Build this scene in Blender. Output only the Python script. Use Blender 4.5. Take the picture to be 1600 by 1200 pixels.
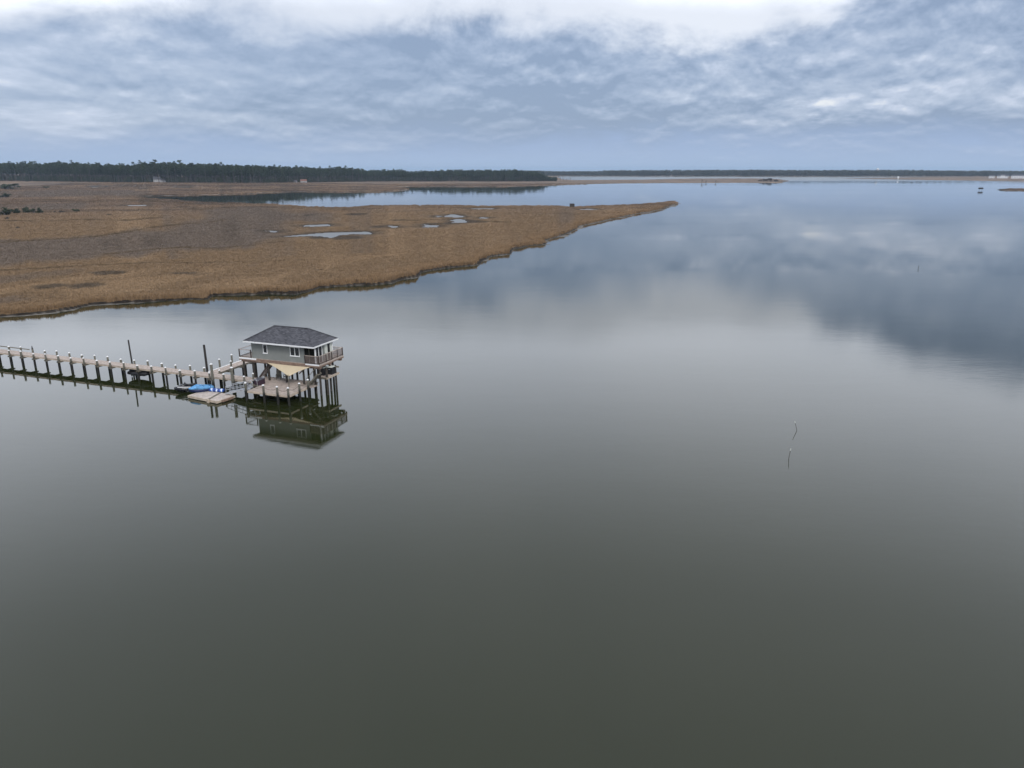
import bpy, math, random
import numpy as np
from mathutils import Vector

random.seed(7)
rng = np.random.default_rng(11)
SC = bpy.context.scene
for o in list(bpy.data.objects):
    bpy.data.objects.remove(o, do_unlink=True)
COL = SC.collection
PI = math.pi

# ---------------------------------------------------------------- camera
CAM_H = 27.0
cam_d = bpy.data.cameras.new('camera')
cam_d.sensor_width = 36.0
cam_d.sensor_fit = 'HORIZONTAL'
cam_d.lens = 36.0 * 1155.0 / 1600.0
cam_d.clip_start = 0.5
cam_d.clip_end = 60000.0
cam = bpy.data.objects.new('camera', cam_d)
COL.objects.link(cam)
cam.location = (0, 0, CAM_H)
cam.rotation_euler = (math.radians(90 - 16.174), 0, 0)
SC.camera = cam

# ---------------------------------------------------------------- world
SUN_EL = math.radians(38)
SUN_AZ = math.radians(155)      # clockwise from the view direction (+Y): behind the camera, to the right
w = bpy.data.worlds.new('World')
SC.world = w
w.use_nodes = True
w.cycles.sampling_method = 'MANUAL'
w.cycles.sample_map_resolution = 256
NT = w.node_tree
NT.nodes.clear()


class NB:
    """small helper to write node trees"""
    def __init__(s, nt):
        s.nt = nt

    def n(s, typ, **kw):
        x = s.nt.nodes.new(typ)
        for k, v in kw.items():
            setattr(x, k, v)
        return x

    def put(s, sock, v):
        if v is None:
            return
        if hasattr(v, 'is_linked') or isinstance(v, bpy.types.NodeSocket):
            s.nt.links.new(v, sock)
        else:
            if sock.type == 'RGBA' and len(v) == 3:
                v = (*v, 1)
            sock.default_value = v

    def m(s, op, a, b=None, c=None, clamp=False):
        x = s.n('ShaderNodeMath', operation=op)
        x.use_clamp = clamp
        for i, v in enumerate((a, b, c)):
            if v is not None:
                s.put(x.inputs[i], v)
        return x.outputs[0]

    def vm(s, op, a, b=None):
        x = s.n('ShaderNodeVectorMath', operation=op)
        s.put(x.inputs[0], a)
        if b is not None:
            s.put(x.inputs[3] if op == 'SCALE' else x.inputs[1], b)
        return x.outputs[0]

    def mix(s, fac, a, b, blend='MIX'):
        x = s.n('ShaderNodeMix', data_type='RGBA', blend_type=blend)
        s.put(x.inputs[0], fac)
        s.put(x.inputs[6], a)
        s.put(x.inputs[7], b)
        return x.outputs[2]

    def mr(s, v, a, b, c=0.0, d=1.0, smooth=True):
        x = s.n('ShaderNodeMapRange', interpolation_type='SMOOTHSTEP' if smooth else 'LINEAR')
        for i, q in enumerate((v, a, b, c, d)):
            s.put(x.inputs[i], q)
        return x.outputs[0]

    def noise(s, vec, scale, detail=4.0, rough=0.5, dist=0.0, lac=2.0, out=0):
        x = s.n('ShaderNodeTexNoise')
        if vec is not None:
            s.put(x.inputs['Vector'], vec)
        x.inputs['Scale'].default_value = scale
        x.inputs['Detail'].default_value = detail
        x.inputs['Roughness'].default_value = rough
        x.inputs['Lacunarity'].default_value = lac
        x.inputs['Distortion'].default_value = dist
        return x.outputs[out]

    def ramp(s, fac, stops):
        x = s.n('ShaderNodeValToRGB')
        s.put(x.inputs[0], fac)
        e = x.color_ramp.elements
        while len(e) < len(stops):
            e.new(0.5)
        for el, (p, c) in zip(e, stops):
            el.position = p
            el.color = (*c, 1) if len(c) == 3 else c
        return x.outputs[0]

    def xyz(s, x, y, z):
        q = s.n('ShaderNodeCombineXYZ')
        for i, v in enumerate((x, y, z)):
            s.put(q.inputs[i], v)
        return q.outputs[0]

    def sep(s, v):
        q = s.n('ShaderNodeSeparateXYZ')
        s.put(q.inputs[0], v)
        return q.outputs


B = NB(NT)
tc = B.n('ShaderNodeTexCoord').outputs['Generated']
dirv = B.vm('NORMALIZE', tc)
dx, dy, dz = B.sep(dirv)
zc = B.m('MAXIMUM', dz, 0.0)
elev = B.m('MULTIPLY', B.m('ARCSINE', zc), 57.2958)
azim = B.m('MULTIPLY', B.m('ARCTAN2', dx, dy), 57.2958)
hl = B.m('SQRT', B.m('ADD', B.m('ADD', B.m('MULTIPLY', dx, dx), B.m('MULTIPLY', dy, dy)), 1e-5))
lift = B.m('MULTIPLY', B.m('LOGARITHM', B.m('ADD', elev, 4.0), 2.71828), 3.1)
dome = B.xyz(B.m('MULTIPLY', B.m('DIVIDE', dx, hl), 5.73), B.m('MULTIPLY', B.m('DIVIDE', dy, hl), 5.73), lift)


def layer(sx_, sz_, tilt, loc, shift=0.0):
    """cloud layer wrapped round the sky; tilt makes its rolls sink towards the right"""
    x_, y_, z_ = B.sep(dome)
    z_ = B.m('ADD', B.m('ADD', z_, shift), B.m('MULTIPLY', x_, tilt))
    return B.vm('ADD', B.xyz(B.m('MULTIPLY', x_, sx_), B.m('MULTIPLY', y_, sx_), B.m('MULTIPLY', z_, sz_)), loc)


SEED = (35.3, 29.4, 16.0)
PUFF = (1.25, 0.85, 0.0, SEED)
STRK = (0.90, 1.15, 0.11, (SEED[0] + 4.8, SEED[1] - 3.2, SEED[2] + 2.0))


def lumps(v):
    """rounded cloud heads: cells whose outline is broken up by noise"""
    wv = B.vm('ADD', v, B.vm('SCALE', B.vm('SUBTRACT', B.noise(v, 1.6, 4, 0.6, 0.0, out=1), (0.5, 0.5, 0.5)), 0.95))
    x = B.n('ShaderNodeTexVoronoi', feature='F1')
    B.put(x.inputs['Vector'], wv)
    x.inputs['Scale'].default_value = 1.25
    x.inputs['Detail'].default_value = 2.0
    x.inputs['Roughness'].default_value = 0.55
    return B.m('SUBTRACT', 0.95, x.outputs['Distance'])


n_big = B.noise(layer(*PUFF), 0.34, 4, 0.5, 0.25)
n_mid = B.noise(layer(*PUFF), 1.0, 7, 0.60, 0.25)
pf = B.m('ADD', B.m('MULTIPLY', n_mid, 0.78), B.m('MULTIPLY', lumps(layer(*PUFF)), 0.22))
pf2 = B.m('ADD', B.m('MULTIPLY', B.noise(layer(*PUFF, shift=0.15), 1.0, 7, 0.60, 0.25), 0.78), B.m('MULTIPLY', lumps(layer(*PUFF, shift=0.15)), 0.22))
n_str = B.noise(layer(*STRK), 1.0, 7, 0.59, 0.3)
n_str2 = B.noise(layer(*STRK, shift=0.12), 1.0, 7, 0.59, 0.3)
side = B.mr(B.m('ADD', azim, B.m('MULTIPLY', B.m('SUBTRACT', n_big, 0.5), 60.0)), -34.0, -6.0)
body = B.m('ADD', B.m('MULTIPLY', n_str, B.m('SUBTRACT', 1.0, side)), B.m('MULTIPLY', pf, side))
lit = B.m('ADD', B.m('MULTIPLY', B.m('SUBTRACT', n_str, n_str2), B.m('MULTIPLY', B.m('SUBTRACT', 1.0, side), 0.50)),
          B.m('MULTIPLY', B.m('SUBTRACT', pf, pf2), B.m('MULTIPLY', side, 0.85)))
cl = B.m('ADD', B.m('ADD', B.m('MULTIPLY', n_big, 0.36), B.m('MULTIPLY', body, 0.64)), lit)
cloud = B.ramp(cl, [(0.34, (0.268, 0.350, 0.505)), (0.45, (0.355, 0.440, 0.600)), (0.53, (0.440, 0.520, 0.670)),
                    (0.61, (0.56, 0.63, 0.78)), (0.72, (0.80, 0.83, 0.88))])
# the sky near the horizon, below the cloud bank
hor = B.mix(B.mr(elev, 0.0, 3.0), (0.375, 0.490, 0.690), (0.325, 0.440, 0.680))
hfac = B.mr(B.m('ADD', elev, B.m('MULTIPLY', B.m('SUBTRACT', body, 0.5), 4.0)), -0.2, 3.2)
low = B.mix(hfac, hor, cloud)
# thin bright overcast above the bank, with a bright low band added to light up the water; the edge of the bank is ragged
edge_a = B.m('ADD', azim, -5.0)
sq = B.m('MULTIPLY', edge_a, edge_a)
edge = B.m('ADD', 9.0, B.m('ADD', B.m('MINIMUM', B.m('MULTIPLY', sq, 0.0016), 0.9), B.m('MULTIPLY', B.mr(azim, 14.0, 34.0), 2.4)))
rag = B.m('ADD', B.m('MULTIPLY', B.m('SUBTRACT', n_big, 0.5), 5.0), B.m('ADD', B.m('MULTIPLY', B.m('SUBTRACT', n_mid, 0.5), 6.5), B.m('MULTIPLY', B.m('SUBTRACT', n_str, 0.5), 3.0)))
gap = B.mr(B.m('SUBTRACT', B.m('ADD', elev, rag), edge), B.m('SUBTRACT', B.m('MULTIPLY', side, 1.3), 2.2), 1.2)
high = B.mix(B.mr(n_big, 0.35, 0.68), (0.735, 0.780, 0.875), (0.80, 0.840, 0.925))
front = B.m('DIVIDE', dz, B.m('MAXIMUM', dy, B.m('MULTIPLY', hl, 0.4)))  # slope along the view, keeps the added band's edge level with the frame top
band_boost = B.m('MULTIPLY', B.mr(B.m('ADD', front, B.m('MULTIPLY', rag, 0.0060)), 0.186, 0.236), B.mr(elev, 15.0, 31.0, 1.0, 0.20))
high = B.vm('SCALE', high, B.m('ADD', 1.0, B.m('MULTIPLY', band_boost, 0.78)))
cov = B.mix(gap, low, high)
sky = B.n('ShaderNodeTexSky', sky_type='NISHITA')
sky.sun_disc = False
sky.sun_elevation = SUN_EL
sky.sun_rotation = SUN_AZ
sky.air_density = 1.0
sky.dust_density = 1.6
sky.ozone_density = 1.5
tot = B.mix(0.90, sky.outputs[0], B.vm('SCALE', cov, 10.0))
bg = B.n('ShaderNodeBackground')
B.put(bg.inputs[0], tot)
bg.inputs[1].default_value = 0.1
wo = B.n('ShaderNodeOutputWorld')
NT.links.new(bg.outputs[0], wo.inputs[0])

# ---------------------------------------------------------------- sun behind thin cloud
sd = bpy.data.lights.new('sun', 'SUN')
sd.energy = 1.5
sd.angle = math.radians(16)
sd.color = (1.0, 0.965, 0.92)
sun = bpy.data.objects.new('sun', sd)
COL.objects.link(sun)
sv = Vector((math.sin(SUN_AZ) * math.cos(SUN_EL), math.cos(SUN_AZ) * math.cos(SUN_EL), math.sin(SUN_EL)))
sun.rotation_euler = sv.to_track_quat('Z', 'Y').to_euler()
sun.location = (60, -120, 150)

# ---------------------------------------------------------------- exposure, render
SC.view_settings.view_transform = 'Standard'
SC.view_settings.look = 'None'
SC.view_settings.exposure = 0.12
SC.view_settings.gamma = 1.0
SC.view_settings.use_curve_mapping = False
SC.render.engine = 'CYCLES'
cy = SC.cycles
cy.use_denoising = True
cy.max_bounces = 6
cy.diffuse_bounces = 2
cy.glossy_bounces = 4
cy.transmission_bounces = 2
cy.transparent_max_bounces = 8
cy.volume_bounces = 0
cy.caustics_reflective = False
cy.caustics_refractive = False
cy.sample_clamp_indirect = 4.0

# ---------------------------------------------------------------- materials
MAT = {}


def new_mat(name):
    m = bpy.data.materials.new(name)
    m.use_nodes = True
    nt = m.node_tree
    bsdf = nt.nodes['Principled BSDF']
    b = NB(nt)
    MAT[name] = m
    return m, b, bsdf


def simple(name, col, rough=0.7, var=0.18, scale=4.0, spec=0.3, metal=0.0, bump=0.0, stretch=None):
    m, b, p = new_mat(name)
    co = b.n('ShaderNodeTexCoord').outputs['Object']
    if stretch:
        mpn = b.n('ShaderNodeMapping')
        b.put(mpn.inputs['Vector'], co)
        mpn.inputs['Scale'].default_value = stretch
        co = mpn.outputs[0]
    nz = b.noise(co, scale, 5, 0.6)
    lo = tuple(c * (1 - var) for c in col)
    hi = tuple(min(1, c * (1 + var)) for c in col)
    c = b.mix(b.mr(nz, 0.3, 0.7), lo, hi)
    b.put(p.inputs['Base Color'], c)
    p.inputs['Roughness'].default_value = rough
    p.inputs['Specular IOR Level'].default_value = spec
    p.inputs['Metallic'].default_value = metal
    if bump:
        bp = b.n('ShaderNodeBump')
        bp.inputs['Strength'].default_value = bump
        bp.inputs['Distance'].default_value = 0.02
        b.put(bp.inputs['Height'], nz)
        b.nt.links.new(bp.outputs[0], p.inputs['Normal'])
    return m


simple('deck_wood', (0.41, 0.345, 0.300), 0.75, 0.22, 1.3, 0.25, stretch=(2.5, 2.5, 1))
simple('dock_wood', (0.47, 0.41, 0.37), 0.8, 0.2, 1.3, 0.25, stretch=(2.5, 2.5, 1))
simple('deck_edge', (0.47, 0.39, 0.31), 0.75, 0.2, 2.0)
simple('timber_brown', (0.225, 0.155, 0.118), 0.7, 0.25, 3.0)
simple('timber_grey', (0.16, 0.145, 0.115), 0.85, 0.3, 3.0)
simple('old_timber', (0.035, 0.032, 0.030), 0.9, 0.35, 4.0)
simple('rail_dark', (0.065, 0.05, 0.043), 0.7, 0.2, 3.0)
simple('rail_light', (0.45, 0.38, 0.33), 0.6, 0.15, 3.0)
simple('baluster', (0.29, 0.235, 0.215), 0.6, 0.15, 3.0)
simple('white_trim', (0.80, 0.80, 0.80), 0.5, 0.04, 3.0)
simple('white_cap', (0.72, 0.72, 0.72), 0.45, 0.04, 3.0)
simple('aluminium', (0.55, 0.57, 0.60), 0.35, 0.08, 3.0, 0.5, 0.6)
simple('black_rubber', (0.018, 0.018, 0.02), 0.5, 0.2, 5.0)
simple('black_gloss', (0.012, 0.012, 0.014), 0.22, 0.1, 5.0, 0.5)
simple('navy', (0.012, 0.02, 0.07), 0.4, 0.2, 5.0)
simple('sky_blue', (0.12, 0.32, 0.58), 0.55, 0.3, 3.0, bump=0.8)
simple('box_lid', (0.095, 0.095, 0.11), 0.6, 0.1, 4.0)
simple('box_plum', (0.05, 0.028, 0.042), 0.6, 0.15, 4.0)
simple('pale_panel', (0.62, 0.64, 0.58), 0.6, 0.06, 3.0)
simple('stick_wood', (0.05, 0.042, 0.035), 0.8, 0.2, 8.0)
simple('reed_brown', (0.07, 0.055, 0.04), 0.9, 0.4, 1.5)
simple('house_white', (0.72, 0.72, 0.73), 0.7, 0.06, 0.6)
simple('house_pale', (0.40, 0.40, 0.41), 0.7, 0.06, 0.6)
simple('house_roof', (0.10, 0.10, 0.115), 0.8, 0.15, 0.8)
simple('house_roof_red', (0.20, 0.10, 0.075), 0.8, 0.15, 0.8)
simple('bark', (0.095, 0.084, 0.077), 0.9, 0.3, 1.2)
simple('dead_wood', (0.20, 0.18, 0.165), 0.9, 0.3, 1.2)

# weathered piles: greenish grey, tide-damp dark low down, under-deck shade painted in up to deck height
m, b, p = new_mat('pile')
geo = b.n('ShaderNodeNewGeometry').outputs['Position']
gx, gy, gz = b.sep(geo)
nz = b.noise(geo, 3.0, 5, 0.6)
wet_shade = b.mr(b.m('ADD', gz, b.m('MULTIPLY', b.m('SUBTRACT', nz, 0.5), 0.6)), 1.1, 1.75)
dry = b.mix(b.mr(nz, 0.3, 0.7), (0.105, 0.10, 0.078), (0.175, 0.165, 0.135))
b.put(p.inputs['Base Color'], b.mix(wet_shade, (0.014, 0.013, 0.011), dry))
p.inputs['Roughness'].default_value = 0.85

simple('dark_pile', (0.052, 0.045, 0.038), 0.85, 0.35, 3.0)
# lap siding
m, b, p = new_mat('siding')
co = b.n('ShaderNodeTexCoord').outputs['Object']
nz = b.noise(co, 1.2, 4, 0.55)
b.put(p.inputs['Base Color'], b.mix(b.mr(nz, 0.3, 0.7), (0.195, 0.205, 0.192), (0.225, 0.235, 0.22)))
p.inputs['Roughness'].default_value = 0.65

# shingles: small tabs, each with its own grey
m, b, p = new_mat('shingles')
co = b.n('ShaderNodeTexCoord').outputs['Object']
sx, sy, sz = b.sep(co)
br = b.n('ShaderNodeTexBrick')
b.put(br.inputs['Vector'], b.xyz(b.m('ADD', sx, b.m('MULTIPLY', sy, 0.37)), b.m('MULTIPLY', sz, 1.9), 0.0))
br.inputs['Scale'].default_value = 1.0
br.inputs['Brick Width'].default_value = 0.34
br.inputs['Row Height'].default_value = 0.15
br.inputs['Mortar Size'].default_value = 0.012
br.inputs['Color1'].default_value = (0.035, 0.036, 0.043, 1)
br.inputs['Color2'].default_value = (0.125, 0.126, 0.142, 1)
br.inputs['Mortar'].default_value = (0.035, 0.035, 0.04, 1)
nz = b.noise(co, 2.2, 6, 0.7)
b.put(p.inputs['Base Color'], b.mix(b.mr(nz, 0.3, 0.7, 0.0, 0.55), br.outputs[0], (0.085, 0.086, 0.097)))
p.inputs['Roughness'].default_value = 0.9
p.inputs['Specular IOR Level'].default_value = 0.25
bp = b.n('ShaderNodeBump')
bp.inputs['Strength'].default_value = 0.5
bp.inputs['Distance'].default_value = 0.015
b.put(bp.inputs['Height'], br.outputs[1])
bp.invert = True
b.nt.links.new(bp.outputs[0], p.inputs['Normal'])

# dark window glass
m, b, p = new_mat('glass')
p.inputs['Base Color'].default_value = (0.012, 0.014, 0.016, 1)
p.inputs['Roughness'].default_value = 0.04
p.inputs['Specular IOR Level'].default_value = 0.5

# insect screen of the porch: dark mesh, half see-through
m, b, p = new_mat('screen')
tr = b.n('ShaderNodeBsdfTransparent')
df = b.n('ShaderNodeBsdfDiffuse')
df.inputs[0].default_value = (0.02, 0.02, 0.016, 1)
ms = b.n('ShaderNodeMixShader')
ms.inputs[0].default_value = 0.55
b.nt.links.new(tr.outputs[0], ms.inputs[1])
b.nt.links.new(df.outputs[0], ms.inputs[2])
b.nt.links.new(ms.outputs[0], b.nt.nodes['Material Output'].inputs[0])

# shade sail cloth: lets some light through
m, b, p = new_mat('sailcloth')
co = b.n('ShaderNodeTexCoord').outputs['Object']
nz = b.noise(co, 3.0, 3, 0.5)
b.put(p.inputs['Base Color'], b.mix(nz, (0.68, 0.56, 0.385), (0.76, 0.64, 0.45)))
p.inputs['Roughness'].default_value = 0.9
tl = b.n('ShaderNodeBsdfTranslucent')
tl.inputs[0].default_value = (0.62, 0.52, 0.37, 1)
ms = b.n('ShaderNodeMixShader')
ms.inputs[0].default_value = 0.25
b.nt.links.new(p.outputs[0], ms.inputs[1])
b.nt.links.new(tl.outputs[0], ms.inputs[2])
b.nt.links.new(ms.outputs[0], b.nt.nodes['Material Output'].inputs[0])

# blue and white bands of the rolled mat
m, b, p = new_mat('striped_mat')
co = b.n('ShaderNodeTexCoord').outputs['Object']
sx, sy, sz = b.sep(co)
nz = b.noise(co, 2.5, 2, 0.5)
st = b.m('FRACT', b.m('ADD', b.m('MULTIPLY', sx, 1.45), b.m('ADD', b.m('MULTIPLY', sy, 0.9), b.m('MULTIPLY', nz, 0.9))))
b.put(p.inputs['Base Color'], b.ramp(st, [(0.0, (0.015, 0.03, 0.12)), (0.28, (0.03, 0.12, 0.50)), (0.42, (0.62, 0.74, 0.9)),
                                          (0.62, (0.75, 0.80, 0.86)), (0.70, (0.04, 0.14, 0.55)), (0.95, (0.015, 0.03, 0.12))]))
p.inputs['Roughness'].default_value = 0.45

# water: murky olive body under a still surface
m, b, p = new_mat('water')
geo = b.n('ShaderNodeNewGeometry').outputs['Position']
mpl = b.n('ShaderNodeMapping')
b.put(mpl.inputs['Vector'], geo)
mpl.inputs['Scale'].default_value = (0.35, 1.3, 1)
mpl.inputs['Rotation'].default_value = (0, 0, 0.25)
nbig = b.noise(mpl.outputs[0], 0.009, 5, 0.55, 0.8)
nmed = b.noise(geo, 0.05, 3, 0.5)
b.put(p.inputs['Base Color'], b.mix(b.mr(nbig, 0.35, 0.65), (0.0160, 0.0195, 0.0060), (0.0190, 0.0225, 0.0080)))
p.inputs['IOR'].default_value = 1.44
p.inputs['Roughness'].default_value = 0.03
wind = b.mr(nbig, 0.40, 0.62)
gx, gy, gz = b.sep(geo)
openw = b.mr(gy, 1650.0, 2150.0)
b.put(p.inputs['Roughness'], b.m('ADD', b.mr(wind, 0.0, 1.0, 0.008, 0.030), b.m('MULTIPLY', openw, 0.20)))
mpn = b.n('ShaderNodeMapping')
b.put(mpn.inputs['Vector'], geo)
mpn.inputs['Scale'].default_value = (0.7, 1.6, 1)
mpn.inputs['Rotation'].default_value = (0, 0, 0.35)
r1 = b.noise(mpn.outputs[0], 0.9, 4, 0.55)
r2 = b.noise(mpn.outputs[0], 0.12, 3, 0.5)
r3 = b.noise(mpn.outputs[0], 7.0, 3, 0.6)
hgt = b.m('ADD', b.m('MULTIPLY', r1, b.mr(wind, 0.0, 1.0, 0.004, 0.010)), b.m('ADD', b.m('MULTIPLY', r2, 0.016), b.m('MULTIPLY', r3, b.mr(wind, 0.0, 1.0, 0.0006, 0.0034))))
bp = b.n('ShaderNodeBump')
bp.inputs['Strength'].default_value = 1.0
bp.inputs['Distance'].default_value = 0.55
b.put(bp.inputs['Height'], hgt)
b.nt.links.new(bp.outputs[0], p.inputs['Normal'])

m, b, p = new_mat('pool_water')
p.inputs['Base Color'].default_value = (0.05, 0.05, 0.04, 1)
p.inputs['IOR'].default_value = 1.36
p.inputs['Roughness'].default_value = 0.30

# marsh ground: plant colour per place comes with the mesh, grain from noise
m, b, p = new_mat('marsh_ground')
at = b.n('ShaderNodeAttribute', attribute_name='tone').outputs[0]
geo = b.n('ShaderNodeNewGeometry').outputs['Position']
n1 = b.noise(geo, 0.9, 5, 0.65)
n2 = b.noise(geo, 0.11, 5, 0.6)
k = b.m('ADD', b.mr(n1, 0.25, 0.75, 0.62, 1.30), b.mr(n2, 0.3, 0.7, -0.16, 0.16))
b.put(p.inputs['Base Color'], b.vm('SCALE', at, k))
p.inputs['Roughness'].default_value = 0.9
p.inputs['Specular IOR Level'].default_value = 0.15
bp = b.n('ShaderNodeBump')
bp.inputs['Strength'].default_value = 0.8
bp.inputs['Distance'].default_value = 0.5
b.put(bp.inputs['Height'], n1)
b.nt.links.new(bp.outputs[0], p.inputs['Normal'])

# marsh grass blades: the tone of the place, a little different for each tuft
m, b, p = new_mat('marsh_grass')
at = b.n('ShaderNodeAttribute', attribute_name='tone', attribute_type='INSTANCER').outputs[0]
rnd = b.n('ShaderNodeObjectInfo').outputs['Random']
b.put(p.inputs['Base Color'], b.vm('SCALE', at, b.mr(rnd, 0.0, 1.0, 0.84, 1.22, smooth=False)))
p.inputs['Roughness'].default_value = 0.85
p.inputs['Specular IOR Level'].default_value = 0.15


def foliage(name, c0, c1):
    m, b, p = new_mat(name)
    rnd = b.n('ShaderNodeObjectInfo').outputs['Random']
    geo = b.n('ShaderNodeNewGeometry')
    ri = geo.outputs['Random Per Island']
    f = b.m('ADD', b.m('MULTIPLY', rnd, 0.70), b.m('MULTIPLY', ri, 0.30))
    b.put(p.inputs['Base Color'], b.mix(f, c0, c1))
    p.inputs['Roughness'].default_value = 0.8
    p.inputs['Specular IOR Level'].default_value = 0.2


foliage('needles', (0.012, 0.021, 0.014), (0.068, 0.088, 0.043))
foliage('shrub_leaves', (0.028, 0.040, 0.024), (0.075, 0.085, 0.050))
foliage('brown_brush', (0.030, 0.026, 0.022), (0.072, 0.058, 0.046))
foliage('far_wood', (0.030, 0.036, 0.026), (0.085, 0.080, 0.055))


# ---------------------------------------------------------------- mesh helpers
class MB:
    def __init__(s):
        s.v = []
        s.f = []

    def add(s, verts, faces):
        k = len(s.v)
        s.v += [tuple(q) for q in verts]
        s.f += [tuple(i + k for i in f) for f in faces]
        return s

    def box(s, x0, x1, y0, y1, z0, z1):
        return s.add([(x0, y0, z0), (x1, y0, z0), (x1, y1, z0), (x0, y1, z0), (x0, y0, z1), (x1, y0, z1), (x1, y1, z1), (x0, y1, z1)],
                     [(0, 3, 2, 1), (4, 5, 6, 7), (0, 1, 5, 4), (1, 2, 6, 5), (2, 3, 7, 6), (3, 0, 4, 7)])

    def bar(s, p, q, w, h):
        """rectangular bar from p to q: w across (level), h upright"""
        p = Vector(p); q = Vector(q)
        a = (q - p).normalized()
        side = a.cross(Vector((0, 0, 1)))
        if side.length < 1e-4:
            side = Vector((1, 0, 0))
        side.normalize()
        up = side.cross(a)
        side *= w / 2; up *= h / 2
        vs = []
        for c in (p, q):
            vs += [c - side - up, c + side - up, c + side + up, c - side + up]
        return s.add(vs, [(0, 1, 2, 3), (7, 6, 5, 4), (0, 4, 5, 1), (1, 5, 6, 2), (2, 6, 7, 3), (3, 7, 4, 0)])

    def tube(s, pts, rs, n=8, cap=True):
        pts = [Vector(q) for q in pts]
        if not hasattr(rs, '__len__'):
            rs = [rs] * len(pts)
        vs = []
        fs = []
        for i, (c, r) in enumerate(zip(pts, rs)):
            a = (pts[min(i + 1, len(pts) - 1)] - pts[max(i - 1, 0)]).normalized()
            u = a.cross(Vector((0.31, 0.2, 1)) if abs(a.z) < 0.9 else Vector((1, 0, 0))).normalized()
            w_ = a.cross(u)
            for j in range(n):
                t = 2 * PI * j / n
                vs.append(c + u * (math.cos(t) * r) + w_ * (math.sin(t) * r))
        for i in range(len(pts) - 1):
            for j in range(n):
                fs.append((i * n + j, i * n + (j + 1) % n, (i + 1) * n + (j + 1) % n, (i + 1) * n + j))
        if cap:
            fs.append(tuple(range(n - 1, -1, -1)))
            fs.append(tuple((len(pts) - 1) * n + j for j in range(n)))
        return s.add(vs, fs)

    def loft(s, secs, n=14):
        """secs: (x, half width, z low, z high, power) rings along x"""
        vs = []
        fs = []
        for (x, hw, z0, z1, pw) in secs:
            for j in range(n):
                t = 2 * PI * j / n
                c, q = math.cos(t), math.sin(t)
                vs.append((x, hw * math.copysign(abs(c) ** pw, c), (z0 + z1) / 2 + (z1 - z0) / 2 * math.copysign(abs(q) ** pw, q)))
        for i in range(len(secs) - 1):
            for j in range(n):
                fs.append((i * n + j, (i + 1) * n + j, (i + 1) * n + (j + 1) % n, i * n + (j + 1) % n))
        fs.append(tuple(range(n)))
        fs.append(tuple((len(secs) - 1) * n + j for j in range(n - 1, -1, -1)))
        return s.add(vs, fs)

    def mesh(s, name, mats, off=(0, 0, 0), smooth=False, midx=None):
        me = bpy.data.meshes.new(name)
        vs = [(a - off[0], b_ - off[1], c - off[2]) for a, b_, c in s.v] if any(off) else s.v
        me.from_pydata(vs, [], s.f)
        for mt in (mats if isinstance(mats, (list, tuple)) else [mats]):
            me.materials.append(MAT[mt])
        if midx is not None:
            me.polygons.foreach_set('material_index', midx)
        if smooth:
            me.polygons.foreach_set('use_smooth', [True] * len(me.polygons))
        me.update()
        return me


def tag(o, label=None, cat=None, group=None, kind=None):
    if label: o['label'] = label
    if cat: o['category'] = cat
    if group: o['group'] = group
    if kind: o['kind'] = kind
    return o


def link(name, me, parent=None, loc=(0, 0, 0)):
    o = bpy.data.objects.new(name, me)
    COL.objects.link(o)
    o.location = loc
    if parent is not None:
        o.parent = parent
    return o


def empty(name, loc, rz, label, cat, group=None):
    o = bpy.data.objects.new(name, None)
    o.empty_display_size = 0.5
    COL.objects.link(o)
    o.location = loc
    o.rotation_euler = (0, 0, rz)
    return tag(o, label, cat, group)


# ---------------------------------------------------------------- numpy noise
def _hash(ix, iy, seed):
    h = (ix.astype(np.int64) * 374761393 + iy.astype(np.int64) * 668265263 + seed * 1442695041) & 0xffffffff
    h = ((h ^ (h >> 13)) * 1274126177) & 0xffffffff
    return ((h ^ (h >> 16)) & 0xffff) / 65535.0


def vnoise(x, y, seed=0):
    ix = np.floor(x); iy = np.floor(y)
    fx = x - ix; fy = y - iy
    fx = fx * fx * (3 - 2 * fx); fy = fy * fy * (3 - 2 * fy)
    a = _hash(ix, iy, seed); b_ = _hash(ix + 1, iy, seed); c = _hash(ix, iy + 1, seed); d = _hash(ix + 1, iy + 1, seed)
    return (a * (1 - fx) + b_ * fx) * (1 - fy) + (c * (1 - fx) + d * fx) * fy


def fbm(x, y, seed=0, oct=4):
    wx = x + 0.9 * (vnoise(x * 0.7 + 5.2, y * 0.7 + 1.3, seed + 90) - 0.5)
    wy = y + 0.9 * (vnoise(x * 0.7 - 3.1, y * 0.7 + 8.7, seed + 91) - 0.5)
    t = 0; amp = 0.5; s_ = 0
    for i in range(oct):
        c, q = math.cos(0.6 + 1.1 * i), math.sin(0.6 + 1.1 * i)
        t = t + amp * vnoise((wx * c - wy * q) * 2 ** i + 17.3 * i, (wx * q + wy * c) * 2 ** i - 9.1 * i, seed + i)
        s_ += amp
        amp *= 0.5
    return t / s_ - 0.5      # about -0.5..0.5


def sdist(x, y, poly):
    """signed distance, positive inside"""
    d2 = np.full(x.shape, 1e18)
    ins = np.zeros(x.shape, bool)
    n = len(poly)
    for i in range(n):
        ax, ay = poly[i]; bx, by = poly[(i + 1) % n]
        ex, ey = bx - ax, by - ay
        t = np.clip(((x - ax) * ex + (y - ay) * ey) / (ex * ex + ey * ey + 1e-12), 0, 1)
        d2 = np.minimum(d2, (x - ax - t * ex) ** 2 + (y - ay - t * ey) ** 2)
        c = (ay > y) != (by > y)
        if ay != by:
            ins ^= c & (x < ex * (y - ay) / (by - ay) + ax)
    d = np.sqrt(d2)
    return np.where(ins, d, -d)


def sstep(a, b_, x):
    t = np.clip((x - a) / (b_ - a), 0, 1)
    return t * t * (3 - 2 * t)

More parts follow.
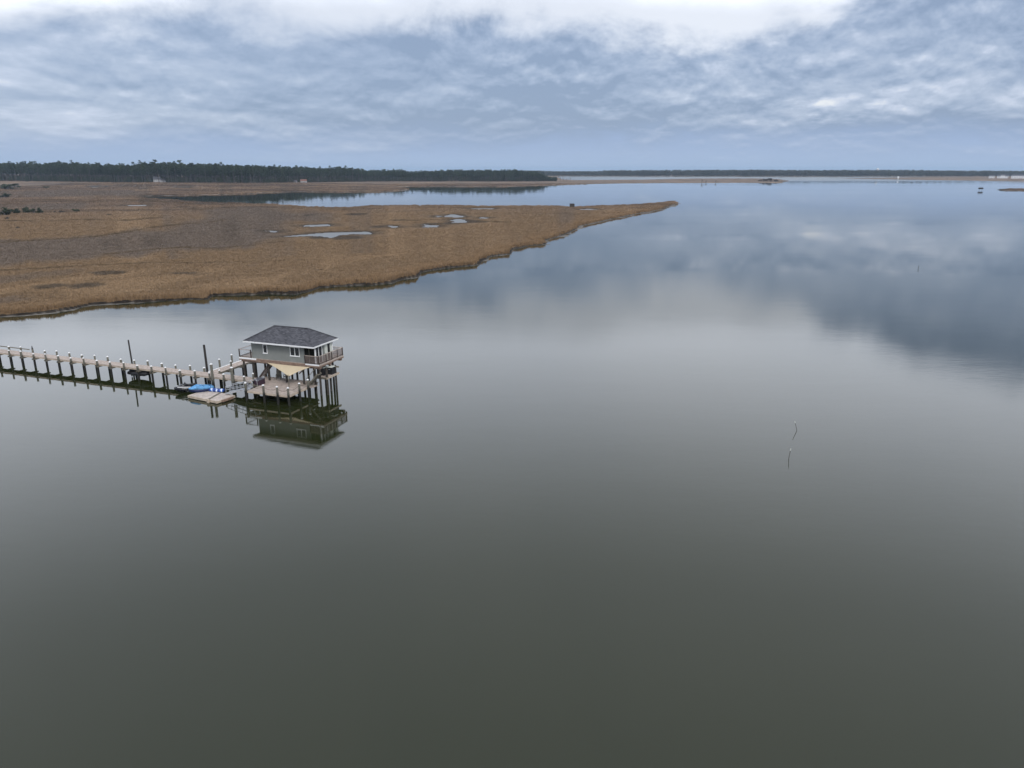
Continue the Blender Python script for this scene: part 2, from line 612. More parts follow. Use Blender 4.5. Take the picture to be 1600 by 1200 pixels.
# ================================================================ SETTING
# ---------------------------------------------------------------- water
water = link('water', MB().add([(-16000, -3000, 0), (16000, -3000, 0), (16000, 16000, 0), (-16000, 16000, 0)], [(0, 1, 2, 3)]).mesh('water', 'water'))
tag(water, 'still grey green bay water reaching to the far shore', None, None, 'structure')

# ---------------------------------------------------------------- land outlines, in metres (the lookout stands at 0, 0)
A=[(-130.5, 112.9), (-115.8, 124.8), (-97.8, 139.2), (-91.8, 141.8), (-88.7, 145.1), (-87.0, 151.6), (-82.3, 153.5), (-74.2, 157.1), (-69.7, 158.7), (-65.0, 157.9), (-65.7, 162.9), (-56.8, 165.5), (-49.0, 166.4), (-46.6, 171.0), (-45.7, 175.5), (-36.4, 179.0), (-34.2, 179.4), (-29.6, 182.3), (-27.8, 189.9), (-24.1, 192.9), (-24.3, 202.2), (-18.8, 211.1), (-12.4, 218.0), (-10.3, 219.5), (-10.2, 228.6), (-7.0, 241.5), (-0.9, 248.3), (-0.2, 263.7), (6.4, 276.3), (12.0, 281.1), (12.7, 296.7), (21.9, 322.0), (30.7, 357.7), (33.0, 374.2), (46.0, 402.0), (61.0, 437.0), (79.4, 482.1), (105.7, 533.1), (124.0, 595.9), (137.4, 630.1), (139.5, 657.7), (114.9, 615.0), (88.9, 586.4), (67.9, 575.7), (47.2, 560.4), (19.3, 572.6), (-28.6, 565.4), (-46.5, 581.0), (-83.2, 581.0), (-106.7, 575.7), (-120.0, 547.7), (-149.8, 555.4), (-185.1, 594.1), (-218.2, 617.4), (-253.0, 639.9), (-275.8, 655.8), (-314.8, 696.2), (-351.7, 728.1), (-395.4, 791.4), (-385.4, 816.8), (-351.4, 837.4), (-324.4, 859.1), (-297.5, 886.6), (-302.7, 918.4), (-281.1, 972.1), (-213.8, 944.5), (-167.1, 958.1), (-147.1, 1032.4), (-146.6, 1100.6), (-182.0, 1208.3), (-206.9, 1268.0), (-125.9, 1253.7), (-20.8, 1244.3), (21.8, 1302.6), (108.6, 1443.2), (215.7, 1564.7), (324.4, 1617.6), (401.4, 1617.6), (466.3, 1641.4), (526.9, 1625.4), (567.7, 1625.4), (674.7, 1870.4), (783.4, 2246.1), (773.1, 2407.1), (582.3, 2407.1), (351.4, 2105.2), (165.3, 2041.2), (137.0, 2105.2), (201.2, 3551.0), (-3436.0, 3748.7), (-1365.5, 958.1)]
B_LAND=[(1027.4, 2424.4), (1088.2, 2173.4), (1137.9, 2004.6), (1215.7, 1819.7), (1508.5, 1641.4), (3155.5, 3442.0), (2204.9, 3306.7), (1757.0, 3010.8), (1575.3, 2906.7), (1360.3, 2718.7)]
C=[(677.0, 1062.1), (716.7, 1104.3), (843.4, 1119.1), (733.4, 972.1), (677.4, 1010.5), (668.3, 1029.2)]
D=[(107.1, 3212.0), (1022.3, 3065.7), (3699.0, 2957.8), (9370.9, 7505.2), (249.9, 7505.2)]
POOLS= [[(-92.2, 310.8), (-89.3, 318.6), (-80.2, 330.9), (-64.7, 333.6), (-61.9, 321.8), (-69.9, 321.8), (-74.3, 317.0), (-73.5, 303.3), (-75.9, 309.3), (-84.1, 313.6)], [(-101.5, 372.7), (-93.5, 381.6), (-90.1, 369.2), (-99.2, 365.0)], [(-109.5, 337.9), (-105.4, 338.6), (-104.3, 331.2)], [(-60.1, 370.5), (-55.5, 365.0), (-56.1, 356.8)], [(-43.6, 378.0), (-36.0, 369.2), (-36.8, 360.9), (-41.5, 362.1)], [(-39.0, 443.3), (-36.5, 464.4), (-28.4, 442.1), (-31.2, 434.3)], [(-32.0, 405.7), (-29.6, 421.7), (-24.7, 410.9), (-25.9, 391.8), (-29.2, 390.9)], [(-45.4, 451.4), (-42.8, 448.2), (-42.3, 439.0)], [(-17.7, 436.1), (-14.3, 434.3), (-15.9, 427.4)], [(47.6, 529.3), (56.0, 535.1), (56.4, 522.2), (48.2, 520.5)], [(-27.3, 538.8), (-14.6, 540.6), (-14.3, 530.8), (-25.9, 529.1)], [(-666.6, 1207.0), (-641.4, 1207.0), (-616.6, 1160.1), (-633.8, 1156.0)], [(-502.6, 1147.9), (-485.8, 1156.0), (-464.0, 1101.7), (-478.1, 1098.0)], [(-297.1, 587.7), (-286.2, 590.9), (-280.2, 577.2), (-289.9, 576.2)]]
GREY= [[(-244.2, 286.0), (-195.3, 286.0), (-177.9, 302.4), (-162.1, 334.4), (-171.6, 397.0), (-189.4, 487.6), (-178.0, 527.5), (-141.9, 466.3), (-107.7, 397.0), (-85.1, 302.4), (-88.3, 257.8), (-116.7, 247.6), (-133.2, 221.2), (-149.1, 216.5), (-178.0, 206.4)], [(-212.2, 502.8), (-183.9, 574.5), (-110.4, 466.3), (-95.4, 402.0), (-126.9, 373.7), (-152.6, 382.7)], [(-367.9, 545.4), (-385.2, 618.4), (-338.4, 618.4), (-294.0, 536.3), (-314.1, 502.8)], [(-630.7, 940.4), (-605.2, 1062.7), (-449.4, 940.4), (-403.8, 801.6), (-464.0, 746.5), (-490.5, 729.7)]]
DARK= [(-100, 174, 4.5, 5.1), (-108, 173, 3.7, 5.0), (-107, 196, 4.7, 3.8), (-86, 196, 7.6, 5.1), (-96, 463, 6.3, 10.9), (-62, 407, 5.2, 6.3), (-64, 361, 4.3, 7.5), (-121, 453, 3.8, 6.5), (-36, 383, 9.1, 7.0), (-22, 397, 10.1, 6.5), (-66, 302, 5.7, 10.5), (-78, 305, 4.4, 6.0)]
CREEK= [(-150.5, 193.4), (-138.8, 201.0), (-130.9, 205.0), (-123.4, 210.6), (-115.2, 215.8), (-103.2, 218.0), (-88.2, 218.0), (-76.4, 221.9), (-58.3, 226.0)]
FRONT= [(-0.7864, 2157.0, 5), (-0.5889, 1833.0, 5), (-0.5291, 1646.0, 5), (-0.4377, 1441.0, 5), (-0.3226, 1361.0, 4.2), (-0.2612, 1542.0, 2.5), (-0.1655, 1736.0, 0.9), (-0.0833, 1725.0, 0.8), (0.0, 1726.0, 0.7), (0.0601, 1792.0, 0.6)]
TOP= [(-0.7829, 41.6), (-0.5857, 42.1), (-0.5642, 40.4), (-0.5518, 38.6), (-0.5333, 41.2), (-0.5103, 39.6), (-0.4977, 39.1), (-0.4784, 37.3), (-0.4573, 36.9), (-0.4449, 40.1), (-0.4196, 39.5), (-0.3754, 36.6), (-0.3391, 35.6), (-0.3207, 33.5), (-0.2982, 32.5), (-0.2698, 33.4), (-0.2443, 30.3), (-0.2206, 32.7), (-0.2048, 30.9), (-0.193, 26.6), (-0.181, 26.3), (-0.1672, 27.7), (-0.1591, 26.3), (-0.1404, 26.3), (-0.1324, 22.9), (-0.1201, 22.9), (-0.0896, 26.3), (-0.0166, 26.0), (0.0058, 27.0), (0.0233, 24.2), (0.0416, 22.8), (0.0499, 20.6), (0.0599, 16.3)]
CREEKS=[CREEK, [(-196.4, 273.5), (-183.9, 291.3), (-169.2, 305.4), (-168.8, 345.3), (-168.6, 361.0), (-164.6, 378.2), (-157.7, 387.3), (-155.2, 407.1)], [(-130.7, 241.8), (-121.4, 257.8), (-115.5, 263.2), (-102.6, 257.8), (-96.9, 266.5), (-91.2, 273.5), (-87.1, 283.4)], [(-275.9, 407.1), (-249.0, 397.0), (-234.0, 412.3), (-206.9, 407.1), (-203.3, 428.9)], [(-54.8, 404.5), (-35.8, 423.3), (-20.7, 407.1), (-3.3, 392.1)], [(-434.4, 698.3), (-364.2, 656.0), (-339.2, 683.6), (-265.5, 618.4)]]
AZF = np.array([f[0] for f in FRONT]); RF = np.array([f[1] for f in FRONT]); EF = np.array([f[2] for f in FRONT])
AZT = np.array([f[0] for f in TOP]); ZT = np.array([f[1] for f in TOP])


def shore(x, y):
    """signed distance to the shoreline with ragged edge; positive on land"""
    r = np.hypot(x, y)
    s_ = np.maximum(np.maximum(sdist(x, y, A), sdist(x, y, B_LAND)), np.maximum(sdist(x, y, C), sdist(x, y, D)))
    amp = np.clip(r / 200.0, 0.8, 6.0)
    return s_ + amp * (2.6 * fbm(x / (9.0 * amp), y / (9.0 * amp), 3, 4) + 1.7 * fbm(x / (2.6 * amp), y / (2.6 * amp), 9, 3))


def pool_d(x, y):
    d = np.full(x.shape, -1e9)
    for P in POOLS:
        d = np.maximum(d, sdist(x, y, P))
    return d + 0.8 + 4.6 * fbm(x / 6.0, y / 6.0, 21, 3)


def creek_d(x, y):
    d = np.full(x.shape, 1e9)
    for ci, cr_ in enumerate(CREEKS):
        for (ax, ay), (bx, by) in zip(cr_[:-1], cr_[1:]):
            ex, ey = bx - ax, by - ay
            t = np.clip(((x - ax) * ex + (y - ay) * ey) / (ex * ex + ey * ey), 0, 1)
            d = np.minimum(d, np.hypot(x - ax - t * ex, y - ay - t * ey) * (1.0 if ci == 0 else 0.75 * 230.0 / (0.5 * (ay + by))))
    return d + 0.4 + 4.0 * fbm(x / 9, y / 9, 33, 3)


def rise(x, y):
    az = np.arctan2(x, y); r = np.hypot(x, y)
    rf = np.interp(az, AZF, RF); e = np.interp(az, AZF, EF)
    return np.where(az < 0.075, e * sstep(rf - 330, rf - 25, r), 0.0)


def tones(x, y, s_, pd):
    """plant and mud colours of the place (linear)"""
    r = np.hypot(x, y)
    L = np.clip(r / 250.0, 1, 5)
    n1 = fbm(x / (14 * L), y / (30 * L), 41, 4); n2 = fbm(x / (5 * L), y / (9 * L), 47, 4)
    gold = np.array([0.171, 0.118, 0.071]); pale = np.array([0.230, 0.160, 0.096]); grey = np.array([0.120, 0.096, 0.078])
    dark = np.array([0.062, 0.050, 0.039]); edge = np.array([0.180, 0.118, 0.066]); up = np.array([0.140, 0.098, 0.073])
    mud = np.array([0.185, 0.170, 0.150]); bank = np.array([0.026, 0.020, 0.015])

    def mixc(c, d, k):
        return c * (1 - k[..., None]) + d * k[..., None]
    c = np.broadcast_to(gold, x.shape + (3,)).copy()
    c = mixc(c, pale, np.clip(sstep(0.02, 0.22, n1) * 0.75, 0, 1))
    c = mixc(c, grey, sstep(0.10, 0.24, -n1) * 0.55)
    c = mixc(c, up, sstep(430, 700, r) * 0.65)
    c = mixc(c, dark, sstep(430, 800, r) * sstep(0.08, 0.2, -n2) * 0.55)
    n3 = fbm(x / 90.0, y / 34.0, 57, 4); n4 = fbm(x / 22.0, y / 14.0, 59, 4)
    farw = sstep(420, 640, r)
    c = mixc(c, np.array([0.070, 0.055, 0.045]), farw * sstep(0.04, 0.17, n3) * 0.65)
    c = mixc(c, np.array([0.215, 0.155, 0.105]), farw * sstep(0.06, 0.2, -n3) * 0.6)
    c = mixc(c, np.array([0.060, 0.050, 0.040]), farw * sstep(0.08, 0.2, n4) * 0.55)
    gd = np.full(x.shape, -1e9)
    for P in GREY:
        gd = np.maximum(gd, sdist(x, y, P) / np.clip(np.mean([q[1] for q in P]) / 300.0, 0.7, 3))
    c = mixc(c, grey, sstep(-9, 9, gd + 40 * n1 + 22 * n2) * 0.9)
    c = mixc(c, dark, sstep(-4, 12, gd - 6 + 60 * n2) * sstep(0.0, 0.15, -n2) * 0.35)
    for (cx, cy, rx, ry) in DARK:
        q = np.hypot((x - cx) / rx, (y - cy) / ry) + 1.6 * n2
        c = mixc(c, dark, sstep(1.15, 0.55, q) * 0.8)
    c = mixc(c, np.array([0.085, 0.060, 0.036]), sstep(2.2, 0.5, creek_d(x, y)) * 0.85)
    c = mixc(c, dark, sstep(-9, -2, pd) * 0.55)
    c = mixc(c, edge, sstep(13 * np.clip(r / 250, 1, 2), 2, s_ + 10 * n2) * 0.75 * sstep(700, 450, r))
    c = mixc(c, bank, sstep(1.0, 0.7, s_) * 1.0)
    c = mixc(c, mud, sstep(-0.15, -0.5, s_))
    c = mixc(c, bank, sstep(-2.5, -0.5, pd) * 0.8)
    return c * np.where(s_ > 0.9, 1.42, 1.0)[..., None]


def ground(x, y, s_, pd):
    mudw = np.clip(0.5 + 11.0 * (fbm(x / 13, y / 13, 55, 3) - 0.06), 0.25, 3.6) * np.clip(np.hypot(x, y) / 220, 0.9, 2.5)
    z = np.where(s_ < -mudw, np.maximum(-0.9, -0.05 + (s_ + mudw) * 0.25),
                 np.where(s_ < 0, 0.085 + s_ / mudw * 0.12, 0.085 + (0.42 + 0.75 * np.clip(fbm(x / 5.5, y / 5.5, 66, 3), -0.42, 0.2) * sstep(4, 1, s_)) * np.clip(s_ / 0.6, 0, 1)))
    z = z + np.where(s_ > 0.5, 0.16 * fbm(x / 5, y / 5, 61, 3) + rise(x, y), 0)
    return np.where(pd > -0.8, np.minimum(z, 0.58 - 0.3 * sstep(-0.8, 0.6, pd)), z)


# marsh and upland as one sheet, finer towards the near shore
rr = [105.0]
while rr[-1] < 8200:
    rr.append(rr[-1] * (1.0042 if rr[-1] < 300 else 1.0085))
rr = np.array(rr)
aa = np.linspace(-0.86, 0.86, 800)
Rg, Ag = np.meshgrid(rr, aa, indexing='ij')
Xg = Rg * np.sin(Ag); Yg = Rg * np.cos(Ag)
Sg = shore(Xg, Yg); Pg = pool_d(Xg, Yg)
Zg = ground(Xg, Yg, Sg, Pg)
Cg = tones(Xg, Yg, Sg, Pg)
nr, na = Zg.shape
land = Zg > -0.25
keep = land[:-1, :-1] | land[1:, :-1] | land[:-1, 1:] | land[1:, 1:]
idx = np.arange(nr * na).reshape(nr, na)
q = np.stack([idx[:-1, :-1], idx[:-1, 1:], idx[1:, 1:], idx[1:, :-1]], -1)[keep]
used = np.unique(q)
remap = np.full(nr * na, -1); remap[used] = np.arange(len(used))
q = remap[q]
me = bpy.data.meshes.new('marsh')
me.vertices.add(len(used)); me.loops.add(q.size); me.polygons.add(len(q))
me.vertices.foreach_set('co', np.stack([Xg.ravel()[used], Yg.ravel()[used], Zg.ravel()[used]], -1).astype(np.float32).ravel())
me.loops.foreach_set('vertex_index', q[:, ::-1].astype(np.int32).ravel())
me.polygons.foreach_set('loop_start', (np.arange(len(q)) * 4).astype(np.int32))
at = me.attributes.new('tone', 'FLOAT_COLOR', 'POINT')
cc = np.ones((len(used), 4), np.float32); cc[:, :3] = Cg.reshape(-1, 3)[used] * 0.85
at.data.foreach_set('color', cc.ravel())
me.polygons.foreach_set('use_smooth', np.ones(len(q), bool))
me.update(); me.validate()
me.materials.append(MAT['marsh_ground'])
tag(link('marsh_terrain', me), 'brown salt marsh and upland ground along the bay', None, None, 'structure')

# small pools standing on the marsh
for i, P in enumerate(POOLS):
    cx = sum(a for a, _ in P) / len(P); cyy = sum(b_ for _, b_ in P) / len(P)
    k = 1.12
    vs = [(cx + (a - cx) * k, cyy + (b_ - cyy) * k) for a, b_ in P]
    ext = max(math.hypot(a - cx, b_ - cyy) for a, b_ in vs) + 5
    o = link('pool_water', MB().add([(math.cos(t) * ext, math.sin(t) * ext, 0) for t in np.linspace(0, 2 * PI, 24, endpoint=False)], [tuple(range(24))]).mesh('pool_water', 'pool_water'), None, (cx, cyy, 0.41 + 0.004 * i))
    tag(o, 'small bright pool of standing water among the marsh grass', None, None, 'structure')


# ---------------------------------------------------------------- instancing of uncountable plants
def scatter(name, pts, rot, sca, idx, sources, tone=None):
    """one object that plants copies of the source meshes on points"""
    me = bpy.data.meshes.new(name)
    me.vertices.add(len(pts))
    me.vertices.foreach_set('co', np.asarray(pts, np.float32).ravel())
    for nm, typ, key, arr in (('rot', 'FLOAT_VECTOR', 'vector', rot), ('sca', 'FLOAT_VECTOR', 'vector', sca), ('pick', 'INT', 'value', idx)):
        a_ = me.attributes.new(nm, typ, 'POINT')
        a_.data.foreach_set(key, np.asarray(arr, np.int32 if typ == 'INT' else np.float32).ravel())
    if tone is not None:
        a_ = me.attributes.new('tone', 'FLOAT_COLOR', 'POINT')
        t4 = np.ones((len(pts), 4), np.float32); t4[:, :3] = tone
        a_.data.foreach_set('color', t4.ravel())
    me.update()
    o = link(name, me)
    src = bpy.data.collections.new(name + '_source')
    for s_ in sources:
        src.objects.link(bpy.data.objects.new(s_.name, s_))
    ng = bpy.data.node_groups.new(name, 'GeometryNodeTree')
    ng.interface.new_socket('Geometry', in_out='INPUT', socket_type='NodeSocketGeometry')
    ng.interface.new_socket('Geometry', in_out='OUTPUT', socket_type='NodeSocketGeometry')
    N = ng.nodes
    gi = N.new('NodeGroupInput'); go = N.new('NodeGroupOutput')
    ip = N.new('GeometryNodeInstanceOnPoints')
    ci = N.new('GeometryNodeCollectionInfo')
    ci.inputs[0].default_value = src
    ci.inputs[1].default_value = True
    ci.inputs[2].default_value = True
    ip.inputs['Pick Instance'].default_value = True

    def na_(nm, dt):
        x = N.new('GeometryNodeInputNamedAttribute'); x.data_type = dt
        x.inputs[0].default_value = nm
        return x.outputs[0]
    ng.links.new(gi.outputs[0], ip.inputs['Points'])
    ng.links.new(ci.outputs[0], ip.inputs['Instance'])
    ng.links.new(na_('pick', 'INT'), ip.inputs['Instance Index'])
    ng.links.new(na_('rot', 'FLOAT_VECTOR'), ip.inputs['Rotation'])
    ng.links.new(na_('sca', 'FLOAT_VECTOR'), ip.inputs['Scale'])
    ng.links.new(ip.outputs[0], go.inputs[0])
    md = o.modifiers.new('scatter', 'NODES')
    md.node_group = ng
    return o


# marsh grass: tufts of bent blades
def tuft(seed):
    R = random.Random(seed)
    mb = MB()
    for i in range(30):
        a = R.uniform(0, 2 * PI); rad = 0.5 * math.sqrt(R.random())
        x, y = rad * math.cos(a), rad * math.sin(a)
        h = R.uniform(0.55, 1.0); ln = R.uniform(0.05, 0.42); da = R.uniform(0, 2 * PI); wd = R.uniform(0.018, 0.042)
        px, py = -math.sin(da) * wd, math.cos(da) * wd
        tx, ty = x + ln * math.cos(da) * h, y + ln * math.sin(da) * h
        mx, my = x + 0.3 * (tx - x), y + 0.3 * (ty - y)
        mb.add([(x - px, y - py, -0.1), (x + px, y + py, -0.1), (mx + px, my + py, h * 0.6), (mx - px, my - py, h * 0.6), (tx, ty, h)],
               [(0, 1, 2, 3), (3, 2, 4)])
    return mb.mesh('grass_tuft', 'marsh_grass')


tufts = [tuft(s_) for s_ in range(5)]
NC = 620000
r_ = 108 * np.exp(rng.random(NC) * math.log(1500 / 108)); a_ = rng.uniform(-0.86, 0.62, NC)
x_ = r_ * np.sin(a_); y_ = r_ * np.cos(a_)
s_ = shore(x_, y_); p_ = pool_d(x_, y_)
ok = (s_ > 0.55 + 0.5 * rng.random(len(s_))) & (p_ < -1.5)
x_, y_, s_, p_, r_ = x_[ok], y_[ok], s_[ok], p_[ok], r_[ok]
z_ = ground(x_, y_, s_, p_)
t_ = tones(x_, y_, np.maximum(s_, 1.0), p_)
wd = 0.72 * np.clip(r_ / 150, 0.8, 6) ** 0.85 * rng.uniform(0.8, 1.35, len(r_))
ht = (0.52 + 0.5 * sstep(7, 1, s_) + 0.5 * fbm(x_ / 6, y_ / 6, 71, 3) + 0.35 * fbm(x_ / 25, y_ / 25, 77, 2)) * rng.uniform(0.7, 1.2, len(r_)) * np.clip((r_ / 300) ** 0.3, 1, 1.4)
ht = np.clip(ht, 0.22, 1.35) * np.where(p_ > -14, 0.5, 1.0)
grass = scatter('marsh_grass', np.stack([x_, y_, z_ - 0.02], -1), np.stack([0 * x_, 0 * x_, rng.uniform(0, 2 * PI, len(x_))], -1),
                np.stack([wd, wd, ht], -1), rng.integers(0, 5, len(x_)), tufts, t_)
tag(grass, 'dry golden brown cordgrass covering the marsh', 'grass', None, 'stuff')


# ---------------------------------------------------------------- pines
def leaf_cloud(mb, R, c, rx, rz, n, size):
    for _ in range(n):
        while True:
            p_ = Vector((R.uniform(-1, 1), R.uniform(-1, 1), R.uniform(-1, 1)))
            if p_.length < 1:
                break
        q_ = Vector(c) + Vector((p_.x * rx, p_.y * rx, p_.z * rz))
        u = Vector((R.gauss(0, 1), R.gauss(0, 1), R.gauss(0, 0.6))).normalized()
        v = u.cross(Vector((R.gauss(0, 1), R.gauss(0, 1), R.gauss(0, 1)))).normalized()
        s1, s2 = size * R.uniform(0.6, 1.3), size * R.uniform(0.35, 0.8)
        mb.add([q_ - u * s1, q_ + v * s2, q_ + u * s1, q_ - v * s2], [(0, 1, 2, 3)])


def pine(seed, crown_from=0.5, bare=False):
    """a pine of 30 m: bare tapered trunk, short limbs and a broken crown near the top"""
    R = random.Random(seed)
    H = 30.0
    lean = R.uniform(-0.7, 0.7), R.uniform(-0.7, 0.7)

    def ax(h):
        k_ = (max(h, 0) / H) ** 1.5
        return Vector((lean[0] * k_, lean[1] * k_, h))
    tr = MB()
    tr.tube([ax(-1), ax(8), ax(18), ax(25), ax(29)], [0.40, 0.33, 0.25, 0.15, 0.05], 6, False)
    cr = MB()
    nb = R.randint(17, 24)
    for i in range(nb):
        f = crown_from + (1 - crown_from) * ((i + R.random()) / nb)
        h = H * min(f, 0.985)
        a = R.uniform(0, 2 * PI)
        reach = (3.7 * math.sin(PI * (0.18 + 0.80 * (f - crown_from) / (1 - crown_from) * 0.98)) + 0.4) * R.uniform(0.65, 1.25)
        p0 = ax(h - 1.2); p1 = ax(h) + Vector((math.cos(a) * reach, math.sin(a) * reach, R.uniform(-0.3, 0.9)))
        tr.tube([p0, p1], [0.09, 0.03], 3, False)
        if not bare:
            leaf_cloud(cr, R, p1, R.uniform(1.1, 1.9), R.uniform(0.6, 1.1), 17, 0.62)
            leaf_cloud(cr, R, p0.lerp(p1, 0.55), 1.1, 0.6, 6, 0.55)
    if not bare:
        leaf_cloud(cr, R, ax(29.2), 1.2, 1.1, 14, 0.6)
    return tr, cr


PINES = [pine(100 + i, 0.46 + 0.035 * (i % 4)) for i in range(7)]
TRUNKS = [a.mesh('pine_trunk', 'bark') for a, _ in PINES]
CROWNS = [b_.mesh('pine_crown', 'needles') for _, b_ in PINES]


def both(tr, cr, ma, mb_):
    j = MB(); j.add(tr.v, tr.f); k = len(j.f); j.add(cr.v, cr.f)
    return j.mesh('pine', [ma, mb_], midx=[0] * k + [1] * (len(j.f) - k))


JOINED = [both(a, b_, 'bark', 'needles') for a, b_ in PINES[:5]]
low = MB(); leaf_cloud(low, random.Random(5), (0, 0, 9), 7.5, 9.5, 190, 1.3)
JOINED.append(low.mesh('undergrowth', 'shrub_leaves'))

# front rank of the wood: every tree by itself
AZ_SEE = (-0.622, 0.0595)
NF = 286
HOUSE_AZ = [(-0.4318, 0.0085), (-0.2676, 0.0078)]
for i in range(NF):
    az = AZ_SEE[0] + (AZ_SEE[1] - AZ_SEE[0]) * (i + random.uniform(-0.35, 0.35) + 0.5) / NF
    rf = float(np.interp(az, AZF, RF))
    r0 = rf + random.uniform(0, 26)
    if any(abs(az - h) < w_ for h, w_ in HOUSE_AZ):
        r0 = rf + random.uniform(24, 40)
    x, y = r0 * math.sin(az), r0 * math.cos(az)
    zt = float(np.interp(az, AZT, ZT)) * min(1, max(0.5, (0.072 - az) / 0.035)); zb = float(np.interp(az, AZF, EF)) + 0.3
    hh = (zt - zb) * (random.uniform(0.72, 0.98) if random.random() < 0.80 else random.uniform(0.98, 1.10))
    k = random.randrange(len(PINES))
    t = bpy.data.objects.new('pine_tree', None); COL.objects.link(t)
    t.location = (x, y, zb); t.rotation_euler = (0, 0, random.uniform(0, 2 * PI))
    sx = hh / 30 * random.uniform(0.95, 1.3)
    t.scale = (sx, sx, hh / 30)
    tag(t, 'tall dark pine with a bare pale trunk in the front rank of the wood', 'pine tree', 'pines along the edge of the wood')
    link('trunk', TRUNKS[k], t); link('crown', CROWNS[k], t)

# the wood behind them
n = 7200
az = rng.uniform(-0.80, 0.0575, n)
dep = 8 + 330 * rng.random(n) ** 1.5 * np.clip((0.060 - az) / 0.09, 0.04, 1)
rf = np.interp(az, AZF, RF) + dep
zb = np.interp(az, AZF, EF) + 0.3
zt = np.interp(az, AZT, ZT) + (dep / 1600) * 8
hh = (zt - zb) * np.where(rng.random(n) < 0.9, rng.uniform(0.68, 0.94, n), rng.uniform(0.9, 1.02, n)) * np.clip((0.066 - az) / 0.035, 0.3, 1)
pick = rng.integers(0, 5, n)
ug = rng.random(n) < 0.42
pick[ug] = 5
hh[ug] = rng.uniform(10, 19, ug.sum())
sx = hh / 30 * rng.uniform(1.1, 1.6, n)
sx[ug] = rng.uniform(0.35, 0.6, ug.sum())
ok = np.ones(n, bool)
for h, w_ in HOUSE_AZ:
    ok &= ~((np.abs(az - h) < w_) & (dep < 30))
wood = scatter('pine_wood', np.stack([rf * np.sin(az), rf * np.cos(az), zb], -1)[ok], np.stack([0 * az, 0 * az, rng.uniform(0, 2 * PI, n)], -1)[ok],
               np.stack([sx, sx, hh / 30], -1)[ok], pick[ok], JOINED)
tag(wood, 'dark mass of pine wood filling in behind the front rank', 'wood', None, 'stuff')

# far wood across the bay
def far_tree(seed):
    R = random.Random(seed); c = MB()
    for i in range(9):
        a = R.uniform(0, 2 * PI); q_ = R.uniform(0, 5)
        leaf_cloud(c, R, (q_ * math.cos(a), q_ * math.sin(a), R.uniform(5, 26)), 3.4, 3.2, 11, 1.7)
    t = MB(); t.tube([(0, 0, -1), (0.3, 0, 12), (0, 0.2, 24)], [0.5, 0.4, 0.15], 5, False)
    j = MB(); j.add(t.v, t.f); k = len(j.f); j.add(c.v, c.f)
    return j.mesh('far_tree', ['bark', 'far_wood'], midx=[0] * k + [1] * (len(j.f) - k))


FAR = [far_tree(s_) for s_ in range(5)]
n = 6500
x_ = rng.uniform(60, 3600, n); dp = rng.random(n) ** 1.6
yb = np.interp(x_, [107, 1022, 3700], [3240, 3095, 2985])
y_ = yb + dp * 700
az = np.arctan2(x_, y_)
prof = 0.95 + 0.55 * fbm(x_ / 420, 0 * x_ + 3.3, 81, 3)
hh = (25.0 + 1.5 * dp) * prof * rng.uniform(0.78, 1.08, n)
scx = hh / 30 * rng.uniform(0.9, 1.5, n)
fw = scatter('far_wood', np.stack([x_, y_, 0 * x_ + 0.4], -1), np.stack([0 * x_, 0 * x_, rng.uniform(0, 2 * PI, n)], -1),
             np.stack([scx, scx, hh / 30], -1), rng.integers(0, 5, n), FAR)
tag(fw, 'long low wood on the far shore, blue with distance', 'wood', None, 'stuff')


# ---------------------------------------------------------------- shrubs, snags
def shrub_mesh(seed, mat='shrub_leaves', n=150, flat=1.0):
    """1 m wide, 1 m high"""
    R = random.Random(seed); mb = MB()
    for i in range(9):
        a = R.uniform(0, 2 * PI); q_ = 0.33 * math.sqrt(R.random())
        leaf_cloud(mb, R, (q_ * math.cos(a), q_ * math.sin(a), R.uniform(0.22, 0.80) * (1 - 0.6 * q_)), 0.20, 0.17, n // 9, 0.062)
    return mb.mesh('leaves', mat)


def stem_mesh(seed):
    R = random.Random(seed); mb = MB()
    for i in range(7):
        a = R.uniform(0, 2 * PI)
        mb.tube([(0.03 * math.cos(a), 0.03 * math.sin(a), -0.1), (0.12 * math.cos(a), 0.12 * math.sin(a), 0.3), (0.33 * math.cos(a), 0.33 * math.sin(a), R.uniform(0.5, 0.8))], [0.03, 0.02, 0.006], 4, False)
    return mb.mesh('stems', 'dead_wood')


SH = [shrub_mesh(s_, n=760) for s_ in range(4)]
ST = [stem_mesh(s_) for s_ in range(4)]
BR = [shrub_mesh(s_ + 20, 'brown_brush', n=260) for s_ in range(3)]


def shrub(x, y, wd, h, label, brown=False, z=0.45):
    t = empty('shrub', (x, y, z), random.uniform(0, 6.28), label, 'shrub', 'shrubs on the marsh')
    t.scale = (wd, wd, h)
    k = random.randrange(3)
    link('leaves', (BR if brown else SH)[k], t)
    link('stems', ST[k], t)


